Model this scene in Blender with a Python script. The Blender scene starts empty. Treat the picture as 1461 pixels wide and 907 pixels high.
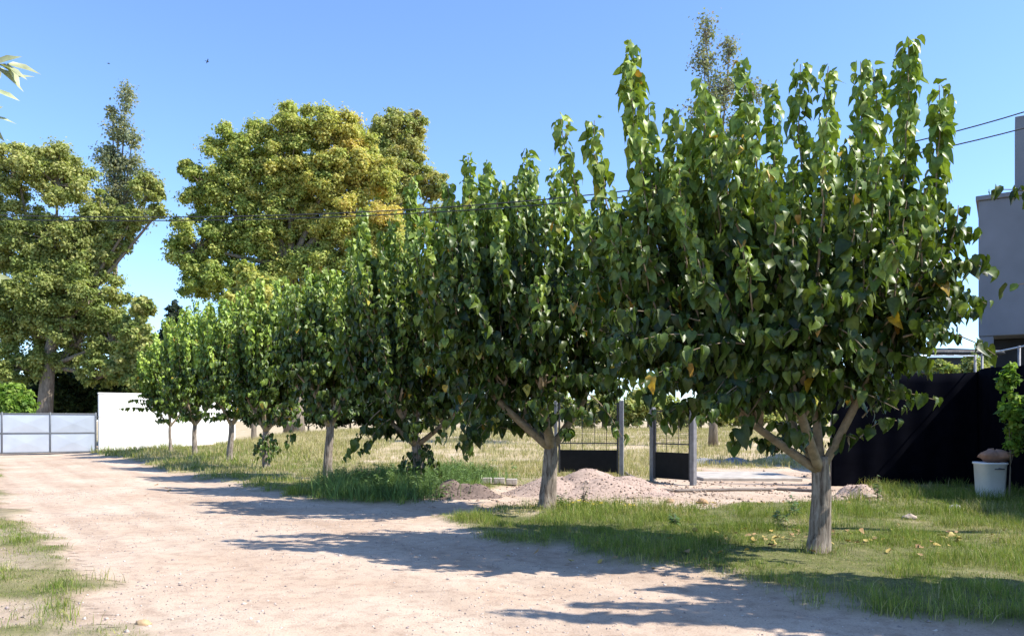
import bpy, math, random
import numpy as np

# ------------------------------------------------------------------ camera, sky, sun, exposure
scn = bpy.context.scene
COL = scn.collection
F, HOR, CAMZ, CX = 1136.0, 600.0, 1.65, 730.5        # focal length in photo pixels, horizon row, eye height, centre column
cam_d = bpy.data.cameras.new("camera")
cam_d.sensor_fit = 'HORIZONTAL'; cam_d.sensor_width = 36.0; cam_d.lens = 36.0 * F / 1461.0
cam_d.shift_y = (HOR - 453.5) / 1461.0
cam_d.clip_start = 0.05; cam_d.clip_end = 6000
cam = bpy.data.objects.new("camera", cam_d); COL.objects.link(cam)
cam.location = (0, 0, CAMZ); cam.rotation_euler = (math.radians(90), 0, 0)
scn.camera = cam

SUN_EL = math.radians(49.0)
SUN_H = np.array((0.97, -0.24)); SUN_H /= np.linalg.norm(SUN_H)    # towards the sun, seen from above
to_sun = np.array((SUN_H[0]*math.cos(SUN_EL), SUN_H[1]*math.cos(SUN_EL), math.sin(SUN_EL)))
world = bpy.data.worlds.new("World"); scn.world = world; world.use_nodes = True
wn = world.node_tree.nodes; wl = world.node_tree.links
sky = wn.new('ShaderNodeTexSky'); sky.sky_type = 'NISHITA'; sky.sun_disc = False
sky.sun_elevation = SUN_EL; sky.sun_rotation = math.atan2(SUN_H[0], SUN_H[1])
sky.altitude = 600; sky.air_density = 1.0; sky.dust_density = 0.3; sky.ozone_density = 2.5
bg = wn['Background']; bg.inputs['Strength'].default_value = 0.128
tint = wn.new('ShaderNodeMix'); tint.data_type = 'RGBA'; tint.blend_type = 'MULTIPLY'; tint.inputs[0].default_value = 1.0
tint.inputs[7].default_value = (0.74, 0.84, 1.0, 1)          # the phone's deep blue of the clear sky
wl.new(sky.outputs[0], tint.inputs[6]); wl.new(tint.outputs[2], bg.inputs['Color'])
sd = bpy.data.lights.new("sun", 'SUN'); sd.energy = 3.5; sd.angle = math.radians(0.5); sd.color = (1.0, 0.95, 0.86)
so = bpy.data.objects.new("sun", sd); COL.objects.link(so); so.location = (30, -5, 40)
from mathutils import Vector
so.rotation_euler = Vector(tuple(to_sun)).to_track_quat('Z', 'Y').to_euler()
scn.view_settings.view_transform = 'Standard'; scn.view_settings.look = 'None'
scn.view_settings.gamma = 1.0; scn.view_settings.use_curve_mapping = False
scn.view_settings.exposure = 1.35

# ------------------------------------------------------------------ helpers
def rng(seed): return np.random.default_rng(seed)
def unit(v): return v / np.maximum(np.linalg.norm(v, axis=-1, keepdims=True), 1e-9)
def sstep(a, b, x):
    t = np.clip((np.asarray(x, float) - a) / (b - a), 0, 1); return t*t*(3-2*t)
def lerp(a, b, t): return a + (b - a) * t
def _hash(ix, iy, s):
    h = (ix.astype(np.int64)*374761393 + iy.astype(np.int64)*668265263 + s*982451653) & 0x7fffffff
    h = ((h ^ (h >> 13)) * 1274126177) & 0x7fffffff
    return ((h ^ (h >> 16)) & 0xffff) / 65535.0
def vnoise(x, y, s=0):
    x = np.asarray(x, float); y = np.asarray(y, float)
    ix = np.floor(x); iy = np.floor(y); fx = x-ix; fy = y-iy
    fx = fx*fx*(3-2*fx); fy = fy*fy*(3-2*fy)
    a = _hash(ix, iy, s); b = _hash(ix+1, iy, s); c = _hash(ix, iy+1, s); d = _hash(ix+1, iy+1, s)
    return (a*(1-fx)+b*fx)*(1-fy) + (c*(1-fx)+d*fx)*fy
def fbm(x, y, s=0, o=4):
    v = 0; a = .5; n = 0
    for k in range(o):
        v = v + a*vnoise(x*2**k, y*2**k, s+k*17); n += a; a *= .5
    return v/n

def wpt(px, py, Y):                    # a photo pixel at depth Y
    return np.array(((px-CX)/F*Y, Y, CAMZ-(py-HOR)/F*Y))
def gpt(px, py):                       # a photo pixel on flat ground
    Y = CAMZ*F/(py-HOR); return np.array(((px-CX)/F*Y, Y))

def tag(o, label=None, cat=None, group=None, kind=None):
    if label: o['label'] = label
    if cat: o['category'] = cat
    if group: o['group'] = group
    if kind: o['kind'] = kind
    return o
def empty(name, loc, label=None, cat=None, group=None):
    o = bpy.data.objects.new(name, None); COL.objects.link(o); o.location = tuple(loc); o.empty_display_size = .3
    return tag(o, label, cat, group)

class MB:
    """collects triangles with vertex colours; build() links them as one mesh object"""
    def __init__(s): s.v = []; s.f = []; s.c = []; s.n = 0
    def add(s, v, f, c=(.5, .5, .5)):
        v = np.asarray(v, float).reshape(-1, 3); f = np.asarray(f, int).reshape(-1, 3)
        c = np.asarray(c, float)
        if c.ndim == 1: c = np.tile(c, (len(v), 1))
        s.v.append(v); s.f.append(f + s.n); s.c.append(c); s.n += len(v)
        return s
    def build(s, name, mat, parent=None, smooth=True, org=(0, 0, 0)):
        v = np.concatenate(s.v) - np.asarray(org, float); f = np.concatenate(s.f); c = np.concatenate(s.c)
        me = bpy.data.meshes.new(name)
        me.vertices.add(len(v)); me.vertices.foreach_set('co', v.astype(np.float32).ravel())
        me.loops.add(len(f)*3); me.loops.foreach_set('vertex_index', f.astype(np.int32).ravel())
        me.polygons.add(len(f)); me.polygons.foreach_set('loop_start', np.arange(0, len(f)*3, 3, dtype=np.int32))
        me.polygons.foreach_set('use_smooth', np.full(len(f), bool(smooth)))
        a = me.attributes.new('col', 'FLOAT_COLOR', 'POINT')
        a.data.foreach_set('color', np.concatenate([c, np.ones((len(c), 1))], 1).astype(np.float32).ravel())
        me.update(calc_edges=True); me.validate()
        me.materials.append(mat)
        o = bpy.data.objects.new(name, me); COL.objects.link(o)
        if parent is not None: o.parent = parent
        elif any(org): o.location = tuple(org)
        return o

def tube(mb, pts, rad, n=8, c=(.5, .5, .5), cap=True, wob=0, seed=0):
    pts = np.asarray(pts, float); m = len(pts); rad = np.broadcast_to(np.asarray(rad, float), (m,))
    t = unit(np.gradient(pts, axis=0))
    ref = np.array((0, 1., 0)) if abs(t[0][1]) < .9 else np.array((1., 0, 0))
    u = unit(np.cross(t, ref)); w = np.cross(t, u)
    a = np.linspace(0, 2*math.pi, n, endpoint=False)
    rr = rad[:, None]*np.ones((1, n))
    if wob:
        ii, jj = np.meshgrid(np.arange(m), np.arange(n), indexing='ij')
        rr = rr*(1 + wob*(np.sin(3*a[None]+seed+.25*ii)*.6 + np.sin(5*a[None]+seed*2-.15*ii)*.45 + (vnoise(ii*.5, jj*1.0, seed)-.5)*1.6))
    v = pts[:, None] + rr[..., None]*(np.cos(a)[None, :, None]*u[:, None] + np.sin(a)[None, :, None]*w[:, None])
    v = v.reshape(-1, 3)
    i = np.arange(m-1)[:, None]*n; j = np.arange(n)[None]; k = (j+1) % n
    q = np.stack([i+j, i+k, i+n+k, i+n+j], -1).reshape(-1, 4)
    f = np.concatenate([q[:, [0, 1, 2]], q[:, [0, 2, 3]]])
    if cap:
        v = np.concatenate([v, pts[:1], pts[-1:]]); b = m*n; jj = np.arange(n); kk = (jj+1) % n
        f = np.concatenate([f, np.stack([kk, jj, np.full(n, b)], -1), np.stack([(m-1)*n+jj, (m-1)*n+kk, np.full(n, b+1)], -1)])
    mb.add(v, f, c)

def box(mb, lo, hi, c=(.5, .5, .5), bev=.008):
    lo = np.asarray(lo, float); hi = np.asarray(hi, float); bev = min(bev, .3*float(np.min(hi-lo)))
    ctr = (lo+hi)/2; h = (hi-lo)/2; v = []; idx = {}
    for sx in (-1, 1):
        for sy in (-1, 1):
            for sz in (-1, 1):
                for ax in range(3):
                    p = np.array((sx, sy, sz))*h; q = p.copy()
                    for a2 in range(3):
                        if a2 != ax: q[a2] -= np.sign(q[a2])*bev
                    idx[(sx, sy, sz, ax)] = len(v); v.append(ctr+q)
    f = []
    def quad(a, b, c_, d):
        P = [v[k] for k in (a, b, c_)]; nn = np.cross(P[1]-P[0], P[2]-P[0])
        if np.dot(nn, (v[a]+v[c_])/2-ctr) < 0: b, d = d, b
        f.append((a, b, c_)); f.append((a, c_, d))
    S = (-1, 1)
    for ax in range(3):
        o1, o2 = [k for k in range(3) if k != ax]
        for s in S:
            def key(a, b, A=ax):
                t = [0, 0, 0]; t[ax] = s; t[o1] = a; t[o2] = b; return idx[(*t, A)]
            quad(key(-1, -1), key(1, -1), key(1, 1), key(-1, 1))
        for a in S:                       # edges running along ax
            for b in S:
                def kk(s, A):
                    t = [0, 0, 0]; t[ax] = s; t[o1] = a; t[o2] = b; return idx[(*t, A)]
                quad(kk(-1, o1), kk(1, o1), kk(1, o2), kk(-1, o2))
    for sx in S:
        for sy in S:
            for sz in S:
                t = [idx[(sx, sy, sz, k)] for k in range(3)]
                nn = np.cross(v[t[1]]-v[t[0]], v[t[2]]-v[t[0]])
                if np.dot(nn, v[t[0]]-ctr) < 0: t = t[::-1]
                f.append(tuple(t))
    mb.add(np.array(v), f, c)

HEART_X = np.array([0, 0, 0, 0, -.20, -.39, -.38, -.20, .20, .39, .38, .20])
HEART_Y = np.array([0, .32, .64, 1.02, -.09, .10, .42, .76, -.09, .10, .42, .76])
HEART_F = np.array([(0, 5, 4), (0, 1, 5), (1, 6, 5), (1, 2, 6), (2, 7, 6), (2, 3, 7), (0, 8, 9), (0, 9, 1), (1, 9, 10), (1, 10, 2), (2, 10, 11), (2, 11, 3)])
DIAM_X = np.array([0, -.34, .34, 0]); DIAM_Y = np.array([0, .45, .45, 1.0]); DIAM_F = np.array([(0, 3, 1), (0, 2, 3)])
LANCE_X = np.array([0, 0, 0, -.13, -.15, .13, .15]); LANCE_Y = np.array([0, .5, 1, .25, .6, .25, .6])
LANCE_F = np.array([(0, 1, 3), (1, 4, 3), (1, 2, 4), (0, 5, 1), (1, 5, 6), (1, 6, 2)])
def leaves(mb, P, D, N, L, C, shape='heart', fold=.25, bend=.3, r=None):
    X, Y, Fc = {'heart': (HEART_X, HEART_Y, HEART_F), 'diam': (DIAM_X, DIAM_Y, DIAM_F), 'lance': (LANCE_X, LANCE_Y, LANCE_F)}[shape]
    n = len(P); D = unit(D); W = unit(np.cross(D, N)); N = np.cross(W, D)
    L = np.asarray(L)[:, None]
    fo = np.asarray(fold); be = np.asarray(bend)
    fo = fo[:, None] if fo.ndim else fo
    be = be[:, None] if be.ndim else be
    wsc = r.uniform(.85, 1.12, (n, 1)) if r is not None else 1.0
    z = fo*np.abs(X)[None] - be*(np.maximum(Y, 0)**2)[None]
    if r is not None and shape == 'heart': z = z + r.normal(0, .05, z.shape) + r.normal(0, .16, (n, 1))*X[None]*Y[None]*2 + r.uniform(0, .22, (n, 1))*np.sin(Y[None]*5)*np.abs(X[None])
    x = X[None]*wsc + 0*z; y = Y[None] + 0*z
    v = P[:, None] + (L*x)[..., None]*W[:, None] + (L*y)[..., None]*D[:, None] + (L*z)[..., None]*N[:, None]
    f = (np.arange(n)*len(X))[:, None, None] + Fc[None]
    mb.add(v.reshape(-1, 3), f.reshape(-1, 3), np.repeat(C, len(X), axis=0))

# ------------------------------------------------------------------ materials (all procedural)
def mat(name):
    m = bpy.data.materials.new(name); m.use_nodes = True
    nt = m.node_tree; return m, nt, nt.nodes, nt.links, nt.nodes['Principled BSDF']
def leaf_mat(name, rough=.42, trans=.3, spec=.5, tint=(1.25, 1.35, .6), nscale=25):
    m, nt, N, L, b = mat(name)
    at = N.new('ShaderNodeAttribute'); at.attribute_name = 'col'
    tc = N.new('ShaderNodeTexCoord'); no = N.new('ShaderNodeTexNoise'); no.inputs['Scale'].default_value = nscale; no.inputs['Detail'].default_value = 2
    L.new(tc.outputs['Object'], no.inputs['Vector'])
    mr = N.new('ShaderNodeMapRange'); mr.inputs[1].default_value = .3; mr.inputs[2].default_value = .7; mr.inputs[3].default_value = .75; mr.inputs[4].default_value = 1.25
    L.new(no.outputs['Fac'], mr.inputs[0])
    vm = N.new('ShaderNodeVectorMath'); vm.operation = 'SCALE'; L.new(at.outputs['Color'], vm.inputs[0]); L.new(mr.outputs[0], vm.inputs['Scale'])
    L.new(vm.outputs[0], b.inputs['Base Color']); b.inputs['Roughness'].default_value = rough
    b.inputs['Specular IOR Level'].default_value = spec
    tr = N.new('ShaderNodeBsdfTranslucent'); v2 = N.new('ShaderNodeVectorMath'); v2.operation = 'MULTIPLY'; v2.inputs[1].default_value = tint
    L.new(vm.outputs[0], v2.inputs[0]); L.new(v2.outputs[0], tr.inputs['Color'])
    mx = N.new('ShaderNodeMixShader'); mx.inputs[0].default_value = trans
    L.new(b.outputs[0], mx.inputs[1]); L.new(tr.outputs[0], mx.inputs[2]); L.new(mx.outputs[0], N['Material Output'].inputs['Surface'])
    return m
def solid_mat(name, col, rough=.6, metal=0, nscale=8, var=.2, bump=.1, spec=.4, attr=False, stretch=(1, 1, 1)):
    m, nt, N, L, b = mat(name)
    tc = N.new('ShaderNodeTexCoord'); mp = N.new('ShaderNodeMapping'); mp.inputs['Scale'].default_value = stretch
    no = N.new('ShaderNodeTexNoise'); no.inputs['Scale'].default_value = nscale; no.inputs['Detail'].default_value = 6
    L.new(tc.outputs['Object'], mp.inputs['Vector']); L.new(mp.outputs[0], no.inputs['Vector'])
    mr = N.new('ShaderNodeMapRange'); mr.inputs[1].default_value = .25; mr.inputs[2].default_value = .75; mr.inputs[3].default_value = 1-var; mr.inputs[4].default_value = 1+var
    L.new(no.outputs['Fac'], mr.inputs[0])
    vm = N.new('ShaderNodeVectorMath'); vm.operation = 'SCALE'; L.new(mr.outputs[0], vm.inputs['Scale'])
    if attr:
        at = N.new('ShaderNodeAttribute'); at.attribute_name = 'col'; L.new(at.outputs['Color'], vm.inputs[0])
    else: vm.inputs[0].default_value = col
    L.new(vm.outputs[0], b.inputs['Base Color'])
    b.inputs['Roughness'].default_value = rough; b.inputs['Metallic'].default_value = metal; b.inputs['Specular IOR Level'].default_value = spec
    if bump:
        bp = N.new('ShaderNodeBump'); bp.inputs['Strength'].default_value = bump; bp.inputs['Distance'].default_value = .02
        L.new(no.outputs['Fac'], bp.inputs['Height']); L.new(bp.outputs[0], b.inputs['Normal'])
    return m

M_LEAF = leaf_mat('mulberry_leaf', rough=.42, trans=.20, spec=.36)
M_BGLEAF = leaf_mat('broad_leaf', rough=.6, trans=.42, spec=.25, nscale=3, tint=(1.2, 1.3, .75))
M_GRASS = leaf_mat('grass_blade', rough=.6, trans=.3, spec=.2, nscale=6)
M_LITTER = solid_mat('dry_leaf', (.3, .2, .08), .7, attr=True, nscale=20)
def bark_mat(name, dark, mid, pale):
    m, nt, N, L, b = mat(name)
    tc = N.new('ShaderNodeTexCoord'); mp = N.new('ShaderNodeMapping'); mp.inputs['Scale'].default_value = (26, 26, 3.2); L.new(tc.outputs['Object'], mp.inputs['Vector'])
    n1 = N.new('ShaderNodeTexNoise'); n1.inputs['Scale'].default_value = 1; n1.inputs['Detail'].default_value = 7; n1.inputs['Roughness'].default_value = .65; n1.inputs['Distortion'].default_value = .6; L.new(mp.outputs[0], n1.inputs['Vector'])
    n2 = N.new('ShaderNodeTexNoise'); n2.inputs['Scale'].default_value = 4; n2.inputs['Detail'].default_value = 4; L.new(tc.outputs['Object'], n2.inputs['Vector'])
    rp = N.new('ShaderNodeValToRGB'); e = rp.color_ramp.elements; e.new(.5)
    for el, (p, c) in zip(e, ((.36, dark), (.5, mid), (.66, pale))): el.position = p; el.color = (*c, 1)
    L.new(n1.outputs['Fac'], rp.inputs[0])
    mr = N.new('ShaderNodeMapRange'); mr.inputs[1].default_value = .3; mr.inputs[2].default_value = .7; mr.inputs[3].default_value = .72; mr.inputs[4].default_value = 1.2; L.new(n2.outputs['Fac'], mr.inputs[0])
    vm = N.new('ShaderNodeVectorMath'); vm.operation = 'SCALE'; L.new(rp.outputs[0], vm.inputs[0]); L.new(mr.outputs[0], vm.inputs['Scale']); L.new(vm.outputs[0], b.inputs['Base Color'])
    b.inputs['Roughness'].default_value = .9; b.inputs['Specular IOR Level'].default_value = .15
    bp = N.new('ShaderNodeBump'); bp.inputs['Strength'].default_value = .9; bp.inputs['Distance'].default_value = .02; L.new(n1.outputs['Fac'], bp.inputs['Height']); L.new(bp.outputs[0], b.inputs['Normal'])
    return m
M_BARK = bark_mat('mulberry_bark', (.085, .065, .05), (.235, .19, .15), (.34, .29, .235))
M_BARK2 = solid_mat('old_bark', (.20, .165, .125), .9, nscale=5, var=.5, bump=.8, stretch=(2, 2, .5), spec=.2)
M_TWIG = solid_mat('twig_bark', (.26, .20, .13), .8, nscale=14, var=.35, bump=.3, spec=.2)
M_WALL = solid_mat('white_limewash', (.80, .78, .73), .8, nscale=2.2, var=.06, bump=.25)
M_GATE = solid_mat('galvanised_sheet', (.42, .46, .52), .38, .25, nscale=1.5, var=.08, bump=.02)
M_GFRAME = solid_mat('grey_gate_paint', (.11, .12, .135), .5, .2, nscale=6, var=.15, bump=.05)
M_POST = solid_mat('weathered_grey_steel', (.20, .20, .21), .6, .1, nscale=7, var=.25, bump=.15)
M_WIRE = solid_mat('dark_wire', (.05, .05, .055), .55, .3, nscale=20, var=.2, bump=0)
M_BLACK = solid_mat('black_sheet', (.010, .010, .011), .75, nscale=5, var=.35, bump=.1, spec=.2)
M_CLOTH = solid_mat('black_shade_cloth', (.0035, .0038, .0065), 1.0, nscale=3, var=.3, bump=.1, spec=.02)
M_GREYB = solid_mat('grey_render', (.17, .175, .20), .85, nscale=1.2, var=.12, bump=.3)
M_CONC = solid_mat('pale_concrete', (.40, .355, .305), .9, nscale=3, var=.3, bump=.4)
M_DARK = solid_mat('dark_tin_roof', (.02, .022, .03), .6, .2, nscale=3, var=.3, bump=.1)
M_WHITE = solid_mat('white_plastic', (.75, .76, .77), .4, nscale=6, var=.05, bump=.02)
M_BROWN = solid_mat('brown_cloth', (.33, .19, .13), .85, nscale=14, var=.2, bump=.3)
M_STONE = solid_mat('stone', (.4, .33, .28), .9, attr=True, nscale=14, var=.25, bump=.5, spec=.2)
M_STRIP = solid_mat('dark_brown_strip', (.16, .13, .11), .7, nscale=12, var=.3, bump=.1)
M_CABLE = solid_mat('cable_rubber', (.035, .035, .04), .6, nscale=10, var=.2, bump=0)
M_WOOD = solid_mat('pole_wood', (.17, .12, .085), .9, nscale=6, var=.3, bump=.5, stretch=(3, 3, .3))
M_PLUME = solid_mat('dark_feather', (.03, .03, .035), .8, nscale=30, var=.2, bump=0)

# ------------------------------------------------------------------ ground
def terrain(x, y):
    x = np.asarray(x, float); y = np.asarray(y, float)
    rise = 1.0*sstep(24, 56, y)*sstep(-24, -9, x)
    near = 1 - sstep(60, 200, np.hypot(x, y))
    return rise + near*(.07*(fbm(x*.35, y*.35, 3)-.5) + .035*(fbm(x*1.7, y*1.7, 9, 3)-.5))

def poly_sd(x, y, poly):                 # signed distance, positive inside
    p = np.asarray(poly, float); d = np.full(x.shape, 1e9); ins = np.zeros(x.shape, bool)
    for k in range(len(p)):
        a = p[k]; b = p[(k+1) % len(p)]; e = b-a
        t = np.clip(((x-a[0])*e[0]+(y-a[1])*e[1])/max(e@e, 1e-9), 0, 1)
        d = np.minimum(d, np.hypot(x-a[0]-t*e[0], y-a[1]-t*e[1]))
        if a[1] != b[1]:
            ins ^= ((a[1] > y) != (b[1] > y)) & (x < (b[0]-a[0])*(y-a[1])/(b[1]-a[1])+a[0])
    return np.where(ins, d, -d)
ROAD = [(15, -9), (9.2, -.6), (6.2, 3.5)] + [tuple(gpt(*q)) for q in
        [(1461, 892), (1200, 852), (980, 812), (860, 792), (700, 762), (645, 740), (600, 716), (470, 713), (330, 690), (240, 668), (180, 656), (140, 649)]] + \
       [(-21.6, 41.5), (-21.6, 60), (-30, 60), (-30, 41.5), (-20.5, 31)] + [tuple(gpt(*q)) for q in
        [(0, 735), (60, 752), (95, 785), (130, 818), (85, 848), (150, 868), (125, 907)]] + [(1.3, -.2), (7, -9)]
YARD = [tuple(gpt(*q)) for q in [(590, 716), (645, 740), (668, 728), (720, 722), (850, 718), (1000, 722), (1140, 712), (1250, 714),
        (1262, 700), (1200, 676), (1140, 668), (1000, 668), (905, 688), (800, 688), (735, 690), (660, 700), (600, 708)]]
def road_sd(x, y): return poly_sd(x, y, ROAD)
def bare(x, y):                          # 1 = bare dirt, 0 = vegetation
    r = np.maximum(poly_sd(x, y, ROAD), poly_sd(x, y, YARD)*1.0)
    n = (fbm(x*1.1, y*1.1, 21)-.5)*1.7 + (fbm(x*4.5, y*4.5, 31, 3)-.5)*.5
    b = sstep(-.28, .28, r + n*.75)
    left = sstep(1.2, -1.2, x - (1.3-.586/.81*(y+.2)))            # the left verge is patchy
    b = np.maximum(b, left*sstep(.50, .64, fbm(x*.75, y*.75, 44)))
    return b
def dryness(x, y):
    d = sstep(19.5, 25.5, y + 5*(fbm(x*.25, y*.25, 55)-.5) + .18*x*sstep(-2, -20, x)*0)
    vv = (x-3.87)*.81 + (y-10)*.586; vergeG = sstep(5.2, 1.6, vv)
    d = d*(1-.75*vergeG)
    return np.clip(d + .55*sstep(.50, .70, fbm(x*.7, y*.7, 77)) + .08, 0, 1)

gx = np.concatenate([-np.geomspace(2500, 40, 26), np.linspace(-38, -14, 100), np.arange(-13.8, 14.01, .14), np.linspace(14.3, 40, 90), np.geomspace(44, 2500, 26)])
gy = np.concatenate([-np.geomspace(300, 12, 10), np.linspace(-10, 3, 36), np.arange(3.1, 24, .12), np.linspace(24.2, 62, 170), np.geomspace(65, 4000, 34)])
GX, GY = np.meshgrid(gx, gy, indexing='ij')
GZ = terrain(GX, GY)
BARE = bare(GX, GY); DRY = dryness(GX, GY)
GZ = GZ - .05*BARE*(1-sstep(60, 90, GY))
nx, ny = GX.shape
ii = (np.arange(nx-1)[:, None]*ny + np.arange(ny-1)[None]).ravel()
quads = np.stack([ii, ii+ny, ii+ny+1, ii+1], -1)
tris = np.concatenate([quads[:, [0, 1, 2]], quads[:, [0, 2, 3]]])
def gz(x, y): return terrain(x, y) - .05*bare(np.asarray(x, float), np.asarray(y, float))

def ground_mat():
    m, nt, N, L, b = mat('dirt_and_turf')
    at = N.new('ShaderNodeAttribute'); at.attribute_name = 'col'; sp = N.new('ShaderNodeSeparateColor'); L.new(at.outputs['Color'], sp.inputs[0])
    tc = N.new('ShaderNodeTexCoord')
    def noise(scale, det=4, rough=.55):
        n = N.new('ShaderNodeTexNoise'); n.inputs['Scale'].default_value = scale; n.inputs['Detail'].default_value = det; n.inputs['Roughness'].default_value = rough
        L.new(tc.outputs['Object'], n.inputs['Vector']); return n
    def ramp(src, stops):
        r = N.new('ShaderNodeValToRGB'); el = r.color_ramp.elements
        while len(el) < len(stops): el.new(.5)
        for e, (p, c) in zip(el, stops): e.position = p; e.color = (*c, 1)
        L.new(src, r.inputs[0]); return r
    def mix(f, a, c, mode='MIX'):
        x = N.new('ShaderNodeMix'); x.data_type = 'RGBA'; x.blend_type = mode
        if isinstance(f, float): x.inputs[0].default_value = f
        else: L.new(f, x.inputs[0])
        L.new(a, x.inputs[6]); L.new(c, x.inputs[7]); return x.outputs[2]
    nbig = noise(.55, 5); nmid = noise(6, 6, .65); nfin = noise(55, 4, .7)
    dirt = ramp(nbig.outputs['Fac'], [(.3, (.43, .315, .23)), (.5, (.48, .37, .28)), (.72, (.54, .435, .34))])
    dirt2 = ramp(nmid.outputs['Fac'], [(.28, (.74, .70, .68)), (.5, (1, 1, 1)), (.75, (1.10, 1.08, 1.05))])
    d1 = mix(1.0, dirt.outputs[0], dirt2.outputs[0], 'MULTIPLY')
    fin = ramp(nfin.outputs['Fac'], [(.30, (.60, .57, .56)), (.46, (1, 1, 1)), (.7, (1.1, 1.08, 1.06))])
    d2 = mix(1.0, d1, fin.outputs[0], 'MULTIPLY')
    vo = N.new('ShaderNodeTexVoronoi'); vo.inputs['Scale'].default_value = 26; L.new(tc.outputs['Object'], vo.inputs['Vector'])
    st = ramp(vo.outputs['Distance'], [(.10, (.72, .70, .70)), (.22, (1, 1, 1))])
    d3 = mix(.6, d2, st.outputs[0], 'MULTIPLY')
    turf = ramp(nmid.outputs['Fac'], [(.3, (.075, .085, .028)), (.55, (.13, .14, .045)), (.75, (.24, .20, .10))])
    straw = ramp(nbig.outputs['Fac'], [(.3, (.27, .23, .11)), (.5, (.42, .33, .20)), (.68, (.53, .42, .31))])
    gcol = mix(sp.outputs[1], turf.outputs[0], straw.outputs[0])
    mp = N.new('ShaderNodeMapping'); mp.inputs['Rotation'].default_value = (0, 0, math.radians(-35.9)); mp.inputs['Scale'].default_value = (1.5, .10, 1)
    mp.vector_type = 'TEXTURE'; mp.inputs['Scale'].default_value = (1/1.5, 1/.10, 1); mp.inputs['Rotation'].default_value = (0, 0, math.radians(35.9))
    L.new(tc.outputs['Object'], mp.inputs['Vector']); nr = N.new('ShaderNodeTexNoise'); nr.inputs['Scale'].default_value = 1.0; nr.inputs['Detail'].default_value = 5; L.new(mp.outputs[0], nr.inputs['Vector'])
    tracks = ramp(nr.outputs['Fac'], [(.36, (.89, .875, .865)), (.5, (1, 1, 1)), (.64, (1.08, 1.08, 1.08))])
    d3 = mix(1.0, d3, tracks.outputs[0], 'MULTIPLY')
    base = mix(sp.outputs[0], gcol, d3)
    L.new(base, b.inputs['Base Color']); b.inputs['Roughness'].default_value = .95; b.inputs['Specular IOR Level'].default_value = .15
    ad = N.new('ShaderNodeMath'); ad.operation = 'ADD'; L.new(nmid.outputs['Fac'], ad.inputs[0]); L.new(nfin.outputs['Fac'], ad.inputs[1])
    bp = N.new('ShaderNodeBump'); bp.inputs['Strength'].default_value = .55; bp.inputs['Distance'].default_value = .03
    L.new(ad.outputs[0], bp.inputs['Height']); L.new(bp.outputs[0], b.inputs['Normal'])
    return m
M_GROUND = ground_mat()
V = np.stack([GX, GY, GZ], -1).reshape(-1, 3)
C = np.stack([BARE, DRY, 0*BARE], -1).reshape(-1, 3)
g = MB(); g.add(V, tris, C)
tag(g.build('ground', M_GROUND), kind='structure')
rs = road_sd(GX, GY).ravel()
keep = (rs[tris].min(1) > -.05) & (C[tris, 0].min(1) > .35) & (V[tris, 1].max(1) < 46)
used = np.unique(tris[keep]); remap = np.full(len(V), -1); remap[used] = np.arange(len(used))
edge = sstep(0, .5, rs[used])
g = MB(); g.add(V[used]+np.stack([0*edge, 0*edge, .004+0*edge], -1), remap[tris[keep]], C[used])
tag(g.build('dirt_road', M_GROUND), kind='structure')

# ------------------------------------------------------------------ boundary at the end of the road
END_DIR = np.array((.81, .586)); END_ROT = math.atan2(.586, .81)      # the gate and wall stand square across the road
GY0 = 41.6
def make_gate():
    lo, hi = wpt(-60, 645, GY0)[0], wpt(139, 645, GY0)[0]
    lo = -6.2; hi = 0.0
    root = empty('metal_gate', (-21.75-6.2*.81, 41.6-6.2*.586, 0), 'pale grey sheet metal gate with folded panels closing the end of the dirt road', 'gate')
    root.rotation_euler = (0, 0, END_ROT)
    n = 3; w = (hi-lo)/n; z0, z1, zm = .06, 2.0, 1.03
    fr = MB()
    for z in (z0, zm, z1): box(fr, (0, -.03, z-.035), (hi-lo, .03, z+.035))
    fr.build('frame_rail', M_GFRAME, root)
    for k in range(n+1):
        u = MB(); box(u, (k*w-.035, -.037, z0-.03), (k*w+.035, .037, z1+.08)); u.build('upright', M_GFRAME, root)
    for k in range(n):
        for (a, b) in ((z0+.037, zm-.037), (zm+.037, z1-.037)):
            x0, x1 = k*w+.037, (k+1)*w-.037; p = MB()
            c = np.array(((x0+x1)/2, -.034, (a+b)/2))
            q = [np.array((x0, 0, a)), np.array((x1, 0, a)), np.array((x1, 0, b)), np.array((x0, 0, b))]
            for e in range(4): p.add([q[e], q[(e+1) % 4], c], [(0, 1, 2)])
            p.build('sheet_panel', M_GATE, root, smooth=False)
    hd = MB(); tube(hd, [(hi-lo+.02, -.05, 1.86), (hi-lo+.28, -.07, 1.87)], .02); hd.build('latch_bar', M_GFRAME, root)
make_gate()
def make_wall():
    x0, x1 = 0.0, 7.1
    root = empty('white_wall', (-21.7, 41.75, 0), 'tall white plastered wall standing right of the metal gate', 'wall')
    root.rotation_euler = (0, 0, END_ROT); w = MB()
    box(w, (.02, 0, -.4), (x1-x0, .22, 3.05), bev=.015); w.build('wall_face', M_WALL, root, smooth=False)
    c = MB(); box(c, (0, -.025, 3.053), (x1-x0+.03, .25, 3.13), bev=.012); c.build('coping', M_WALL, root, smooth=False)
make_wall()

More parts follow.
